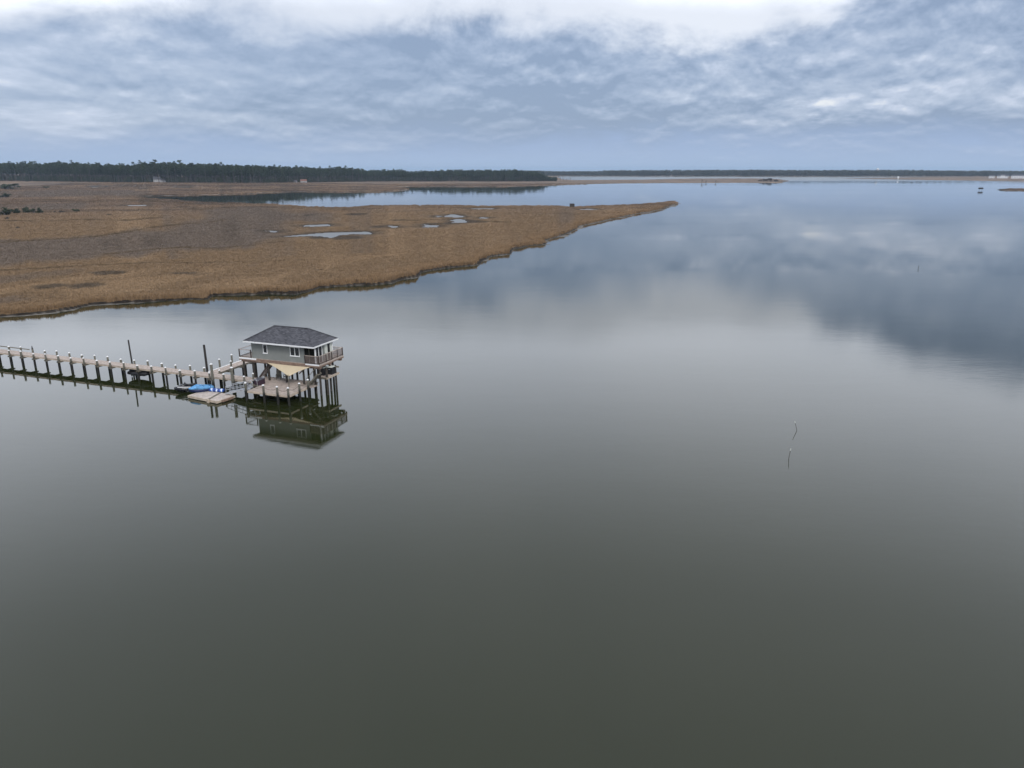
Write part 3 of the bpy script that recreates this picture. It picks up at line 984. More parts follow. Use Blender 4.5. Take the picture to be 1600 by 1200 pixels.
for a in [
    (-501.7, 755.1, 11.4, 5.0, 'dark green shrub alone at the picture edge, midway between the two thickets', False),
    (-701.4, 1062.7, 19, 9.5, 'widest dark shrub of the far thicket below the wood at the picture edge', False),
    (-722, 1090, 14, 8.0, 'rounded green shrub standing inside the far thicket', False),
    (-763.7, 1177.4, 15, 8.2, 'green shrub at the inner end of the far thicket below the wood', False),
    (-680.0, 1117.1, 10.5, 4.4, 'low dark shrub alone on pale ground below the wood', False),
    (-302.7, 453.2, 9.0, 5.6, 'big dark shrub filling the outer end of the near thicket', False),
    (-309.9, 473.2, 7.0, 3.9, 'low greyish shrub in the middle of the near thicket', False),
    (-306.2, 478.0, 5.6, 5.7, 'tallest upright shrub of the near thicket', False),
    (-301.3, 477.5, 5.2, 4.1, 'squat green shrub next to the tallest one in the near thicket', False),
    (-297.0, 476.7, 5.2, 4.2, 'dense green shrub closing the inner end of the near thicket', False),
    (-289.7, 480.3, 1.8, 1.9, 'tiny brown shrub just past the near thicket', True),
    (-287.4, 483.9, 4.9, 2.0, 'low sprawling brown shrub past the near thicket', True),
    (-282.6, 491.3, 5.0, 3.2, 'dark pointed shrub standing out on the open marsh', False),
    (-241.0, 453.2, 4.0, 1.5, 'flat brown shrub farthest out on the open marsh', True),
    (-231.5, 353.0, 2.0, 1.3, 'small dark shrub in pale grass in front of the near thicket', True),
    (-278.8, 417.7, 2.8, 2.1, 'brown shrub in front of the big dark one in the near thicket', True),
    (-908.0, 1435.0, 6.0, 6.0, 'narrow dark shrub at the foot of the wood above the far thicket', False),
    (-911.8, 1500.6, 15.0, 6.5, 'broad dark shrub at the foot of the wood above the lone low shrub', False),
]:
    zz = float(rise(np.array([a[0]]), np.array([a[1]]))[0]) + 0.45
    shrub(*a, z=zz)

# brush covered islet
isl = empty('bush_islet', (598.1, 1786, 0.3), 0, 'low islet overgrown with dark brown brush in the far bay', 'islet')
for k in range(7):
    o = link('bush', BR[k % 3], isl, (-20 + 6.6 * k, random.uniform(-5, 5), -0.5))
    o.scale = (13, 13, (6.5, 9.0, 10.5, 11.0, 10.5, 8.5, 5.0)[k])


def snag(x, y, h, label, group, seed, spread=0.25, name='dead_tree', z=0.3):
    R = random.Random(seed)
    t = empty(name, (x, y, z), 0, label, 'dead tree', group)
    mb = MB(); lx = R.uniform(-0.06, 0.06) * h
    mb.tube([(0, 0, -0.5), (lx * 0.4, 0, h * 0.5), (lx, 0, h)], [0.55, 0.42, 0.15], 5, False)
    link('trunk', mb.mesh('trunk', 'dead_wood'), t)
    lb = MB()
    for i in range(13):
        f = R.uniform(0.25, 0.98); a = R.uniform(0, 2 * PI); ln = h * spread * R.uniform(0.5, 1.1)
        c = Vector((lx * f, 0, h * f))
        lb.tube([c, c + Vector((math.cos(a) * ln, math.sin(a) * ln, ln * 0.6))], [0.24, 0.12], 4, False)
    link('limbs', lb.mesh('limbs', 'dead_wood'), t)


snag(119.3, 1786, 11.0, 'tallest bare dead tree past the tip of the pine wood', 'dead trees past the wood', 1)
snag(127.5, 1790, 8.0, 'leaning bare dead tree between two others past the wood tip', 'dead trees past the wood', 2)
snag(136.5, 1792, 9.0, 'dead tree standing last in line past the wood tip', 'dead trees past the wood', 3)
snag(112.0, 1780, 9.5, 'dead tree closest to the tip of the pine wood', 'dead trees past the wood', 4)
snag(399.0, 1611, 5.5, 'wide fallen dead tree on the low spit', 'fallen trees on the spit', 5, 0.9)
snag(408.5, 1613, 4.2, 'short dead tree beside the wide fallen one on the spit', 'fallen trees on the spit', 6, 0.9)
snag(432.0, 1626, 5.0, 'bristling dead tree nearer the brushy islet on the spit', 'fallen trees on the spit', 7, 0.8)


# ================================================================ FAR BUILDINGS AND MARKS
def far_house(name, x, y, z, wx, dy_, hw, hr, rz, label, wall='house_white', roof='house_roof', floors=2, nwin=4, cat='house', group=None, stilts=0.0, wing=None):
    t = empty(name, (x, y, z), rz, label, cat, group)
    z0 = stilts

    def block(x0, x1, y0, y1, zt, rr_, tagname='wall'):
        wl = MB().box(x0, x1, y0, y1, z0, zt)
        wl.add([(x0, y0, zt), (x0, y1, zt), (x0, (y0 + y1) / 2, zt + rr_ - 0.3)], [(0, 1, 2)])
        wl.add([(x1, y0, zt), (x1, y1, zt), (x1, (y0 + y1) / 2, zt + rr_ - 0.3)], [(0, 1, 2)])
        link('wall', wl.mesh('wall', wall), t)
        o = 0.5; ym = (y0 + y1) / 2
        rf_ = MB()
        for sg in (-1, 1):
            ye = ym + sg * ((y1 - y0) / 2 + o)
            rf_.add([(x0 - o, ye, zt - 0.15), (x1 + o, ye, zt - 0.15), (x1 + o, ym, zt + rr_), (x0 - o, ym, zt + rr_),
                     (x0 - o, ye, zt + 0.12), (x1 + o, ye, zt + 0.12), (x1 + o, ym, zt + rr_ + 0.27), (x0 - o, ym, zt + rr_ + 0.27)],
                    [(0, 1, 2, 3), (4, 5, 6, 7), (0, 1, 5, 4), (1, 2, 6, 5), (3, 0, 4, 7)])
        return link('roof', rf_.mesh('roof', roof), t)
    rf0 = block(-wx / 2, wx / 2, -dy_ / 2, dy_ / 2, hw, hr)
    link('chimney', MB().box(wx * 0.2, wx * 0.2 + 1.1, -0.5, 0.6, hw + hr - 1.2, hw + hr + 1.2).mesh('chimney', 'house_roof_red'), rf0)
    if wing:
        block(*wing)
    fh = (hw - z0) / floors
    wm = MB().box(-0.6, 0.6, -0.04, 0.04, 0, 1.5).mesh('window', 'white_trim')
    pm_ = MB().box(-0.48, 0.48, -0.07, 0.0, 0.12, 1.38).mesh('pane', 'glass')
    for f in range(floors):
        for i in range(nwin):
            wx_ = -wx / 2 + wx * (i + 0.5) / nwin
            wo_ = link('window', wm, t, (wx_, -dy_ / 2 - 0.04, z0 + fh * f + fh * 0.38))
            link('pane', pm_, wo_)
    link('door', MB().box(-0.5, 0.5, -0.05, 0.0, 0, 2.1).mesh('door', 'house_roof_red'), t, (wx / nwin * 0.5 * (nwin % 2), -dy_ / 2 - 0.012, z0))
    if stilts:
        for sx_ in (-1, 1):
            for sy_ in (-1, 1):
                link('stilt', MB().box(-0.2, 0.2, -0.2, 0.2, -0.5, z0).mesh('stilt', 'timber_grey'), t, (sx_ * wx * 0.44, sy_ * dy_ * 0.42, 0))
    return t


far_house('house', -618.0, 1335.0, 4.6, 11, 9, 6.2, 4.2, 0.35, 'white house with a gable at the edge of the pine wood', wall='house_pale', floors=2, nwin=3, stilts=0, wing=(5.5, 13.0, -3, 4, 4.6, 2.6))
far_house('house', -394.0, 1449.0, 2.2, 11, 8, 4.2, 2.6, 0.2, 'small white house with a reddish roof low among the pines by the inlet', wall='house_pale', roof='house_roof_red', floors=1, nwin=4)
far_house('cottage', -410.5, 1452.0, 2.2, 5.5, 6, 3.2, 2.2, 0.1, 'pale shed standing beside the reddish roofed house by the inlet', wall='house_pale', floors=1, nwin=2)
far_house('house', 1530.9, 2450.0, 0.4, 15, 11, 6.5, 3.0, -0.5, 'smallest white house of three on the far spit, nearest the middle of the bay', floors=2, nwin=4, group='white houses on the far spit')
far_house('house', 1566.0, 2450.0, 0.4, 29, 13, 6.5, 4.0, -0.5, 'wide white house with a raised roof, second of three on the far spit', floors=2, nwin=7, group='white houses on the far spit', wing=(-6, 6, -7.5, 6.5, 8.6, 3.0))
far_house('house', 1563.0, 2362.0, 0.4, 44, 14, 8.5, 3.0, -0.5, 'largest white house on the far spit, cut by the picture edge', floors=3, nwin=10, group='white houses on the far spit')

# water tower over the far wood
wt = empty('water_tower', (1572.8, 3310.0, 5.0), 0, 'pale water tower just showing above the far wood', 'water tower')
link('tank', MB().loft([(0, 0.5, 22.5, 23.5, 1), (0.6, 3.4, 20.3, 25.7, 1), (2.5, 5.0, 18.6, 27.0, 1), (5, 5.6, 18.2, 27.5, 1), (7.5, 5.0, 18.6, 27.0, 1), (9.4, 3.4, 20.3, 25.7, 1), (10, 0.5, 22.5, 23.5, 1)], 14).mesh('tank', 'house_white', (5, 0, 0), True), wt)
for k in range(5):
    a = 2 * PI * k / 5
    link('leg', MB().tube([(4.6 * math.cos(a), 4.6 * math.sin(a), -0.5), (4.0 * math.cos(a), 4.0 * math.sin(a), 21)], 0.35, 6).mesh('leg', 'house_white'), wt)
link('riser', MB().tube([(0, 0, -0.5), (0, 0, 20)], 0.9, 8).mesh('riser', 'house_white'), wt)

# white beacon in the far bay
bc = empty('channel_beacon', (1093.7, 2173.4, 0), 0, 'tiny bright white beacon standing in the far bay', 'beacon')
link('column', MB().tube([(0, 0, -1.5), (0, 0, 4.6)], [1.5, 1.25], 10).mesh('column', 'white_trim'), bc)
link('platform', MB().tube([(0, 0, 4.6), (0, 0, 5.0)], 3.2, 12).mesh('platform', 'white_trim'), bc)
link('lantern', MB().tube([(0, 0, 5.0), (0, 0, 7.6), (0, 0, 8.4)], [2.4, 2.3, 0.3], 10).mesh('lantern', 'white_trim'), bc)

# duck blinds
db = empty('duck_blind', (43.9, 555.0, 0.45), 0.2, 'dark box hut standing on the back edge of the marsh point', 'duck blind')
link('wall', MB().box(-1.55, 1.55, -1.1, 1.1, 0.2, 2.3).mesh('wall', 'reed_brown'), db)
link('roof', MB().add([(-1.75, -1.35, 2.3), (1.75, -1.35, 2.3), (1.75, 1.35, 2.62), (-1.75, 1.35, 2.62), (-1.75, -1.35, 2.42), (1.75, -1.35, 2.42), (1.75, 1.35, 2.74), (-1.75, 1.35, 2.74)],
                        [(0, 3, 2, 1), (4, 5, 6, 7), (0, 1, 5, 4), (1, 2, 6, 5), (2, 3, 7, 6), (3, 0, 4, 7)]).mesh('roof', 'old_timber'), db)
link('opening', MB().box(-1.2, 1.2, -1.13, -1.06, 1.45, 1.95).mesh('opening', 'black_rubber'), db)
for sx_ in (-1, 1):
    for sy_ in (-1, 1):
        link('stilt', MB().box(-0.09, 0.09, -0.09, 0.09, -0.5, 0.2).mesh('stilt', 'old_timber'), db, (sx_ * 1.3, sy_ * 0.9, 0))

sb = empty('stilt_blind', (631.2, 1029.2, 0), -0.3, 'dark shooting blind on stilts over the open bay, with its reflection', 'duck blind')
link('cabin', MB().box(-2.7, 2.7, -1.3, 1.3, 1.7, 3.3).mesh('cabin', 'old_timber'), sb)
link('roof', MB().add([(-2.9, -1.6, 3.3), (2.9, -1.6, 3.3), (2.9, 1.6, 3.3), (-2.9, 1.6, 3.3), (-2.4, -0.6, 3.9), (2.4, -0.6, 3.9), (2.4, 0.6, 3.9), (-2.4, 0.6, 3.9)],
                        [(0, 3, 2, 1), (4, 5, 6, 7), (0, 1, 5, 4), (1, 2, 6, 5), (2, 3, 7, 6), (3, 0, 4, 7)]).mesh('roof', 'reed_brown'), sb)
for sx_ in (-1.5, 1.5):
    for sy_ in (-0.9, 0.9):
        link('stilt', MB().tube([(0, 0, -1.2), (0, 0, 1.7)], 0.06, 6).mesh('stilt', 'old_timber'), sb, (sx_, sy_, 0))

# stakes in the water
for (x, y, tx, ty, h, r, white, label) in [
    (30.7, 75.1, 30.36, 75.12, 1.06, 0.024, True, 'thin stake with a white tip leaning in the open water, farther of two'),
    (26.9, 67.0, 27.02, 67.05, 1.05, 0.024, True, 'thin nearly upright stake with a white tip in the open water, nearer of two'),
    (115.1, 210.3, 115.2, 210.3, 0.9, 0.06, False, 'bare dark stake alone far out in the reflected clouds'),
    (1180.0, 2080.0, 1180.2, 2080.0, 6.0, 0.35, False, 'thin dark post in the far bay beside the white beacon'),
]:
    st_ = empty('stake', (x, y, 0), 0, label, 'stake', 'stakes standing in the bay')
    v = Vector((tx - x, ty - y, h))
    link('shaft', MB().tube([-v * 0.9, v * 0.78 if white else v], r, 6).mesh('shaft', 'stick_wood'), st_)
    if white:
        link('tip', MB().tube([v * 0.78, v], r * 1.15, 6).mesh('tip', 'pale_panel'), st_)

# ================================================================ BOATHOUSE AND PIER
TH = math.radians(-20)
OX, OY = -33.6, 90.4


def W2(s_, t_):
    return (OX + s_ * math.cos(TH) - t_ * math.sin(TH), OY + s_ * math.sin(TH) + t_ * math.cos(TH))


class Thing:
    """an Empty at (s, t) of the pier's own axes; parts are given in those axes"""
    def __init__(self, name, s_, t_, z, label, cat, group=None):
        self.o = (s_, t_, z)
        x, y = W2(s_, t_)
        self.e = empty(name, (x, y, z), TH, label, cat, group)

    def part(self, name, mb, mat, parent=None, smooth=False, kind=None):
        o = link(name, mb.mesh(name, mat, self.o, smooth), parent or self.e)
        if kind:
            o['kind'] = kind
        return o

    def put(self, name, me, s_, t_, z, parent=None):
        return link(name, me, parent or self.e, (s_ - self.o[0], t_ - self.o[1], z - self.o[2]))


_pile = {}


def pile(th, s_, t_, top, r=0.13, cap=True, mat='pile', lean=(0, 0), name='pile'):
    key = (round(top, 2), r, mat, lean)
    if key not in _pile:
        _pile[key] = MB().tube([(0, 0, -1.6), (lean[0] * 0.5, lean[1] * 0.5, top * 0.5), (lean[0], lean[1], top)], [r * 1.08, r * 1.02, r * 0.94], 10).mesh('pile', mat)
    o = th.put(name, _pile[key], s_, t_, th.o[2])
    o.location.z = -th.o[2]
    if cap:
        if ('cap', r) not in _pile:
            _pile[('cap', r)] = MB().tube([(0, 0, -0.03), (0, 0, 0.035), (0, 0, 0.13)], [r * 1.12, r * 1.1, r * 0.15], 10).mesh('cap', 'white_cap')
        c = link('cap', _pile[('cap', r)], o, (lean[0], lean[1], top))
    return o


def boards(along, a0, a1, b0, b1, z, w_=0.14, gap=0.012, th=0.035):
    """deck boards laid across: along='s' means the boards follow one another along s"""
    mb = MB()
    a = a0
    k = 0
    while a < a1 - 0.02:
        e = min(a + w_, a1)
        dz_ = 0.004 * ((k * 7) % 3 - 1)
        j = 0.02 * (((k * 13) % 5) - 2) / 2
        if along == 's':
            mb.box(a, e, b0 + j, b1 + j, z - th, z + dz_)
        else:
            mb.box(b0 + j, b1 + j, a, e, z - th, z + dz_)
        a = e + gap
        k += 1
    return mb


# ---------------------------------------------------------------- pier walkway
ZW = 1.60
pw = Thing('pier_walkway', -20, -0.4, 0, 'long narrow wooden walkway on capped piles running out of the picture', 'pier')
pw.part('deck_boards', boards('s', -101, 1.55, -1.12, 0.42, ZW), 'deck_wood', kind='stuff')
for t_ in (-1.06, 0.34):
    pw.part('stringer', MB().box(-101, 1.5, t_ - 0.04, t_ + 0.04, ZW - 0.25, ZW - 0.037), 'deck_edge' if t_ < 0 else 'timber_grey')
pw.part('stringer', MB().box(-101, 1.5, -0.40, -0.32, ZW - 0.25, ZW - 0.037), 'timber_grey')
k = -25
while True:
    s_ = -40.54 + 2.38 * k
    if s_ > -4.0:
        break
    pile(pw, s_, -1.26, 2.10 + 0.10 * math.sin(k * 2.3), r=0.12 + 0.012 * ((k * 5) % 3), lean=(0.035 * math.sin(k * 3.7), 0))
    if k == 1:
        # one pile of the back row carries no cap but a dark spike
        p_ = pile(pw, s_ - 0.05, 0.56, 2.1, cap=False)
        link('spike', MB().tube([(0, 0, 0), (0, 0, 0.5)], [0.12, 0.02], 8).mesh('spike', 'old_timber'), p_, (0, 0, 2.1))
    else:
        pile(pw, s_ - 0.05, 0.56, 2.10 + 0.10 * math.cos(k * 1.9), r=0.12 + 0.012 * ((k * 7) % 3), lean=(0.035 * math.cos(k * 2.9), 0))
    for ds in (-0.17, 0.17):
        pw.part('cross_beam', MB().box(s_ - 0.03 + ds, s_ + 0.03 + ds, -1.45, 0.74, ZW - 0.45, ZW - 0.26), 'timber_grey')
    k += 1
for s_ in (-2.62, -1.1, 0.55):
    pile(pw, s_, -1.26, 2.15)
    pw.part('cross_beam', MB().box(s_ - 0.05, s_ + 0.05, -1.42, 0.7, ZW - 0.45, ZW - 0.26), 'timber_grey')
pw.part('back_rail', MB().bar((-50, 0.62, 2.02), (-38.9, 0.62, 1.95), 0.08, 0.12), 'timber_grey')

# ---------------------------------------------------------------- side branch behind
bw = Thing('branch_walkway', -5.85, 4.0, 0, 'short wooden walkway branching off behind the boathouse with a white edge board', 'pier')
bw.part('deck_boards', boards('t', 0.46, 7.75, -6.55, -5.15, ZW + 0.004), 'deck_wood', kind='stuff')
bw.part('edge_board', MB().box(-6.66, -6.56, 0.5, 7.75, ZW - 0.12, ZW + 0.10), 'white_trim')
bw.part('stringer', MB().box(-5.22, -5.12, 0.5, 7.7, ZW - 0.25, ZW - 0.036), 'timber_grey')
for (s_, t_, tp) in ((-6.8, 2.9, 2.72), (-6.8, 5.3, 2.8), (-5.0, 3.0, 2.6)):
    pile(bw, s_, t_, tp)
for (s_, t_) in ((-6.5, 7.5), (-5.2, 7.5), (-5.2, 5.4)):
    pile(bw, s_, t_, ZW - 0.3, cap=False)
for t_ in (2.9, 5.35, 7.5):
    bw.part('cross_beam', MB().box(-6.95, -4.9, t_ - 0.22, t_ - 0.14, ZW - 0.45, ZW - 0.26), 'timber_grey')

# ---------------------------------------------------------------- lower deck in front of the house
ZD = 1.20
ld = Thing('lower_deck', 5.8, -1.2, 0, 'low wooden deck with capped posts in front of the boathouse', 'deck')
ld.part('deck_boards', boards('t', -3.62, 2.6, 2.85, 8.82, ZD), 'deck_wood', kind='stuff')
ld.part('deck_boards', boards('t', -0.1, 2.6, 0.9, 2.83, ZD - 0.005), 'deck_wood', kind='stuff')
ld.part('deck_boards', boards('s', 8.84, 9.6, 0.2, 1.4, ZD - 0.005), 'deck_wood', kind='stuff')
ld.part('front_beam', MB().box(2.85, 8.85, -3.70, -3.63, ZD - 0.24, ZD - 0.01), 'deck_edge')
ld.part('side_beam', MB().box(8.83, 8.90, -3.63, 0.18, ZD - 0.24, ZD - 0.01), 'deck_edge')
for t_ in (-2.2, -0.7, 0.8, 2.3):
    ld.part('joist', MB().box(0.95, 8.8, t_ - 0.05, t_ + 0.05, ZD - 0.24, ZD - 0.04), 'timber_grey')
posts = [(2.75, -3.72), (5.45, -3.84), (7.42, -3.84), (8.93, -3.78), (9.03, -1.72), (9.03, 0.05)]
for i, (s_, t_) in enumerate(posts):
    pile(ld, s_, t_, 2.2, r=0.14)
for (s_, t_) in ((1.0, -0.2), (4.2, -1.8), (7.2, -1.6), (3.0, 1.0), (6.0, 1.2)):
    pile(ld, s_, t_, ZD - 0.25, cap=False)
for (a_, b_) in zip(posts[:-1], posts[1:]):
    pts = []
    for i in range(9):
        f = i / 8
        pts.append((a_[0] + (b_[0] - a_[0]) * f, a_[1] + (b_[1] - a_[1]) * f, 2.0 - 1.1 * f * (1 - f)))
    ld.part('rope', MB().tube(pts, 0.022, 5), 'rail_dark')

# ---------------------------------------------------------------- boathouse
ZU = 4.0
bh = Thing('boathouse', 4.8, 3.2, 0, 'grey boathouse on stilts with a hipped shingle roof and white trim', 'boathouse')
WS0, WS1, WT0, WT1 = 0.30, 8.15, 1.00, 4.70
ES = 9.72
# walls of lap boards
lap = MB()
z = ZU
i = 0
while z < 6.28:
    z1 = min(z + 0.145, 6.30)
    for (p0, p1, nx, ny) in (((WS0, WT0), (WS1, WT0), 0, -1), ((WS1, WT1), (WS0, WT1), 0, 1), ((WS0, WT1), (WS0, WT0), -1, 0), ((WS1, WT0), (WS1, WT1), 1, 0)):
        a0 = (p0[0] + nx * 0.022, p0[1] + ny * 0.022); a1 = (p1[0] + nx * 0.022, p1[1] + ny * 0.022)
        lap.add([(a0[0], a0[1], z), (a1[0], a1[1], z), (p1[0], p1[1], z1 + 0.004), (p0[0], p0[1], z1 + 0.004), (p0[0], p0[1], z), (p1[0], p1[1], z)],
                [(0, 1, 2, 3), (0, 4, 5, 1)])
    z = z1
wall = bh.part('wall', lap, 'siding')
for (s_, t_) in ((WS0, WT0), (WS0, WT1)):
    bh.part('corner_board', MB().box(s_ - 0.035, s_ + 0.06, t_ - 0.035, t_ + 0.06, ZU, 6.3), 'siding', wall)
# roof
RZ, RE = 8.02, 6.40
E0, E1, F0, F1 = -0.12, 10.22, 0.02, 5.40
tm = (F0 + F1) / 2
rv = [(E0, F0, RE), (E1, F0, RE), (E1, F1, RE), (E0, F1, RE), (2.75, tm, RZ), (7.85, tm, RZ)]
ro = MB().add(rv, [(0, 1, 5, 4), (1, 2, 5), (2, 3, 4, 5), (3, 0, 4)])
ro.add([(a, b_, c - 0.06) for a, b_, c in rv[:4]], [(0, 3, 2, 1)])
roof = bh.part('roof', ro, 'shingles')
rc = MB()
for (a_, b_) in ((4, 5), (0, 4), (3, 4), (1, 5), (2, 5)):
    rc.bar(Vector(rv[a_]) + Vector((0, 0, 0.02)), Vector(rv[b_]) + Vector((0, 0, 0.02)), 0.24, 0.03)
bh.part('ridge_cap', rc, 'shingles', roof)
for q_ in ((E0 - .03, E1 + .03, F0 - .05, F0 - .005), (E0 - .03, E1 + .03, F1 + .005, F1 + .05), (E0 - .05, E0 - .005, F0, F1), (E1 + .005, E1 + .05, F0, F1)):
    bh.part('fascia', MB().box(*q_, RE - 0.17, RE + 0.005), 'white_trim', roof)
bh.part('soffit', MB().box(E0 + .01, E1 - .01, F0 + .01, F1 - .01, RE - 0.13, RE - 0.08), 'white_trim', roof)


def window_front(s0, s1, z0, z1, panes):
    wn = MB(); t_ = WT0 - 0.03; e = 0.085
    wn.box(s0 - e, s1 + e, t_ - .045, t_, z0 - e, z0); wn.box(s0 - e, s1 + e, t_ - .045, t_, z1, z1 + e)
    wn.box(s0 - e, s0, t_ - .045, t_, z0, z1); wn.box(s1, s1 + e, t_ - .045, t_, z0, z1)
    o = bh.part('window', wn, 'white_trim')
    w_ = (s1 - s0) / panes
    for i in range(panes):
        a = s0 + w_ * i
        if i:
            bh.part('mullion', MB().box(a - .05, a + .05, t_ - .04, t_ - .002, z0, z1), 'white_trim', o)
        bh.part('pane', MB().box(a + (.05 if i else 0), a + w_ - (.05 if i < panes - 1 else 0), t_ - .018, t_ - .003, z0, z1), 'glass', o)
        bh.part('sash_bar', MB().box(a + .05, a + w_ - .05, t_ - .03, t_ - .019, (z0 + z1) / 2 - .015, (z0 + z1) / 2 + .015), 'rail_dark', o)
    bh.part('sill', MB().box(s0 - .13, s1 + .13, t_ - .09, t_ - .0455, z0 - .13, z0 - .05), 'white_trim', o)


window_front(2.13, 2.62, 4.86, 5.86, 1)
window_front(6.18, 7.42, 4.86, 5.86, 2)
# screened porch at the end
for (s_, t_) in ((ES, WT0 + .04), (ES, WT1)):
    bh.part('corner_post', MB().box(s_ - .07, s_ + .07, t_ - .07, t_ + .07, ZU, RE - 0.13), 'white_trim')
for t_ in (1.72, 2.42):
    bh.part('mullion', MB().box(ES - .05, ES + .05, t_ - .05, t_ + .05, ZU, RE - .13), 'white_trim')
for (t0, t1) in ((1.12, 1.67), (1.77, 2.37)):
    bh.part('screen', MB().box(ES - .01, ES + .01, t0, t1, ZU + .02, RE - .14), 'black_gloss')
bh.part('end_wall', MB().box(ES - .05, ES + .03, 2.48, 2.98, ZU, RE - .13), 'siding')
bh.part('door', MB().box(ES - .05, ES + .045, 3.0, 3.62, ZU, RE - .14), 'pale_panel')
bh.part('doorway', MB().box(ES - .06, ES + .02, 3.64, 4.15, ZU, RE - .14), 'black_gloss')
bh.part('end_wall', MB().box(ES - .05, ES + .03, 4.16, 4.62, ZU, RE - .13), 'pale_panel')
bh.part('screen', MB().box(WS1 + .03, ES - .08, WT0 + .03, WT0 + .045, ZU + .02, RE - .14), 'screen')
bh.part('screen_frame', MB().box(8.82, 8.88, WT0 - .01, WT0 + .028, ZU, RE - .14).box(WS1 + .03, ES - .08, WT0 - .005, WT0 + .024, ZU + .88, ZU + .95), 'timber_grey')
bh.part('back_wall', MB().box(WS1 + .03, ES - .08, WT1 - .06, WT1, ZU, RE - .14), 'siding')
# upper deck and its rim
US0, US1, UT0, UT1 = -1.65, 10.35, 0.78, 6.15
bh.part('upper_deck', boards('s', US0, US1, UT0, UT1, ZU - .004), 'deck_wood', kind='stuff')
bh.part('rim_board', MB().box(1.05, 8.35, UT0 - .06, UT0 - .005, ZU - .42, ZU - .02), 'timber_brown')
bh.part('rim_board', MB().box(US0, 1.04, UT0 - .05, UT0 - .005, ZU - .17, ZU + .03), 'white_trim')
bh.part('rim_board', MB().box(US0 + .02, 1.04, UT0 - .04, UT0 - .005, ZU - .34, ZU - .175), 'timber_brown')
bh.part('rim_board', MB().box(8.36, US1, UT0 - .05, UT0 - .005, ZU - .14, ZU + .03), 'white_trim')
bh.part('rim_board', MB().box(8.36, US1, UT0 - .04, UT0 - .005, ZU - .32, ZU - .145), 'timber_brown')
bh.part('rim_board', MB().box(US1 + .005, US1 + .05, UT0, UT1, ZU - .14, ZU + .03), 'rail_light')
bh.part('rim_board', MB().box(US1 + .005, US1 + .04, UT0, UT1, ZU - .32, ZU - .145), 'timber_brown')
bh.part('rim_board', MB().box(US0 - .05, US0 - .005, UT0, UT1, ZU - .3, ZU + .03), 'timber_brown')
for t_ in (1.2, 3.4, 5.8):
    bh.part('girder', MB().box(US0 + .1, US1 - .1, t_ - .16, t_ + .16, ZU - .62, ZU - .33), 'timber_brown')
jo = MB()
for i in range(20):
    s_ = US0 + .3 + i * .6
    jo.box(s_ - .025, s_ + .025, UT0 + .05, UT1 - .05, ZU - .325, ZU - .045)
bh.part('joists', jo, 'timber_brown', kind='stuff')
for s_ in (-1.35, 0.15, 2.45, 5.05, 7.65, 10.05):
    for t_ in (1.2, 3.4, 5.8):
        if s_ > 10 and t_ > 5:
            s_ = 8.9
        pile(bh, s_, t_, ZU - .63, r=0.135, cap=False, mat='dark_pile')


# railings
def railing(pts, posts_at, top='rail_light', wires=False):
    for (s_, t_) in posts_at:
        bh.part('rail_post', MB().box(s_ - .055, s_ + .055, t_ - .055, t_ + .055, ZU - .35, ZU + 1.08), 'rail_dark')
    for (a_, b_) in zip(pts[:-1], pts[1:]):
        bh.part('top_rail', MB().bar((*a_, ZU + 1.03), (*b_, ZU + 1.03), 0.13, 0.05), top)
        bh.part('bottom_rail', MB().bar((*a_, ZU + 0.12), (*b_, ZU + 0.12), 0.05, 0.06), 'rail_dark')
        L_ = math.hypot(b_[0] - a_[0], b_[1] - a_[1])
        n_ = max(2, int(L_ / 0.115))
        bl = MB()
        if wires:
            for q_ in range(1, 7):
                bl.bar((*a_, ZU + .15 + .125 * q_), (*b_, ZU + .15 + .125 * q_), .012, .012)
            bh.part('wires', bl, 'aluminium', kind='stuff')
            continue
        for i in range(1, n_):
            f = i / n_
            s_, t_ = a_[0] + (b_[0] - a_[0]) * f, a_[1] + (b_[1] - a_[1]) * f
            bl.box(s_ - .014, s_ + .014, t_ - .014, t_ + .014, ZU + .15, ZU + 1.0)
        bh.part('balusters', bl, 'baluster', kind='stuff')


RS0, RS1, RT0, RT1 = US0 + .06, US1 - .06, UT0 + .06, UT1 - .06
railing([(0.16, RT0), (RS0, RT0), (RS0, RT1)], [(0.18, RT0), (RS0, RT0), (RS0, 3.4), (RS0, RT1)], 'baluster', True)
railing([(8.3, RT0), (RS1, RT0), (RS1, RT1), (7.2, RT1)], [(8.3, RT0), (RS1, RT0), (RS1, 2.4), (RS1, 3.65), (RS1, 4.9), (RS1, RT1), (8.6, RT1)])
railing([(7.2, RT1), (RS0, RT1)], [(5.9, RT1), (3.2, RT1), (0.6, RT1)], 'baluster')
# stair up to the upper deck
stt = MB()
for i in range(11):
    f = i / 10
    s_ = 0.75 + 1.95 * f; z = ZD + 0.22 + 2.45 * f
    o = bh.part('tread', MB().box(s_, s_ + .27, 1.35, 2.25, z, z + .045), 'rail_light')
for t_ in (1.30, 2.27):
    stt.bar((0.75, t_, ZD + .1), (2.95, t_, ZU - .15), 0.05, 0.24)
bh.part('stringer', stt, 'rail_dark')
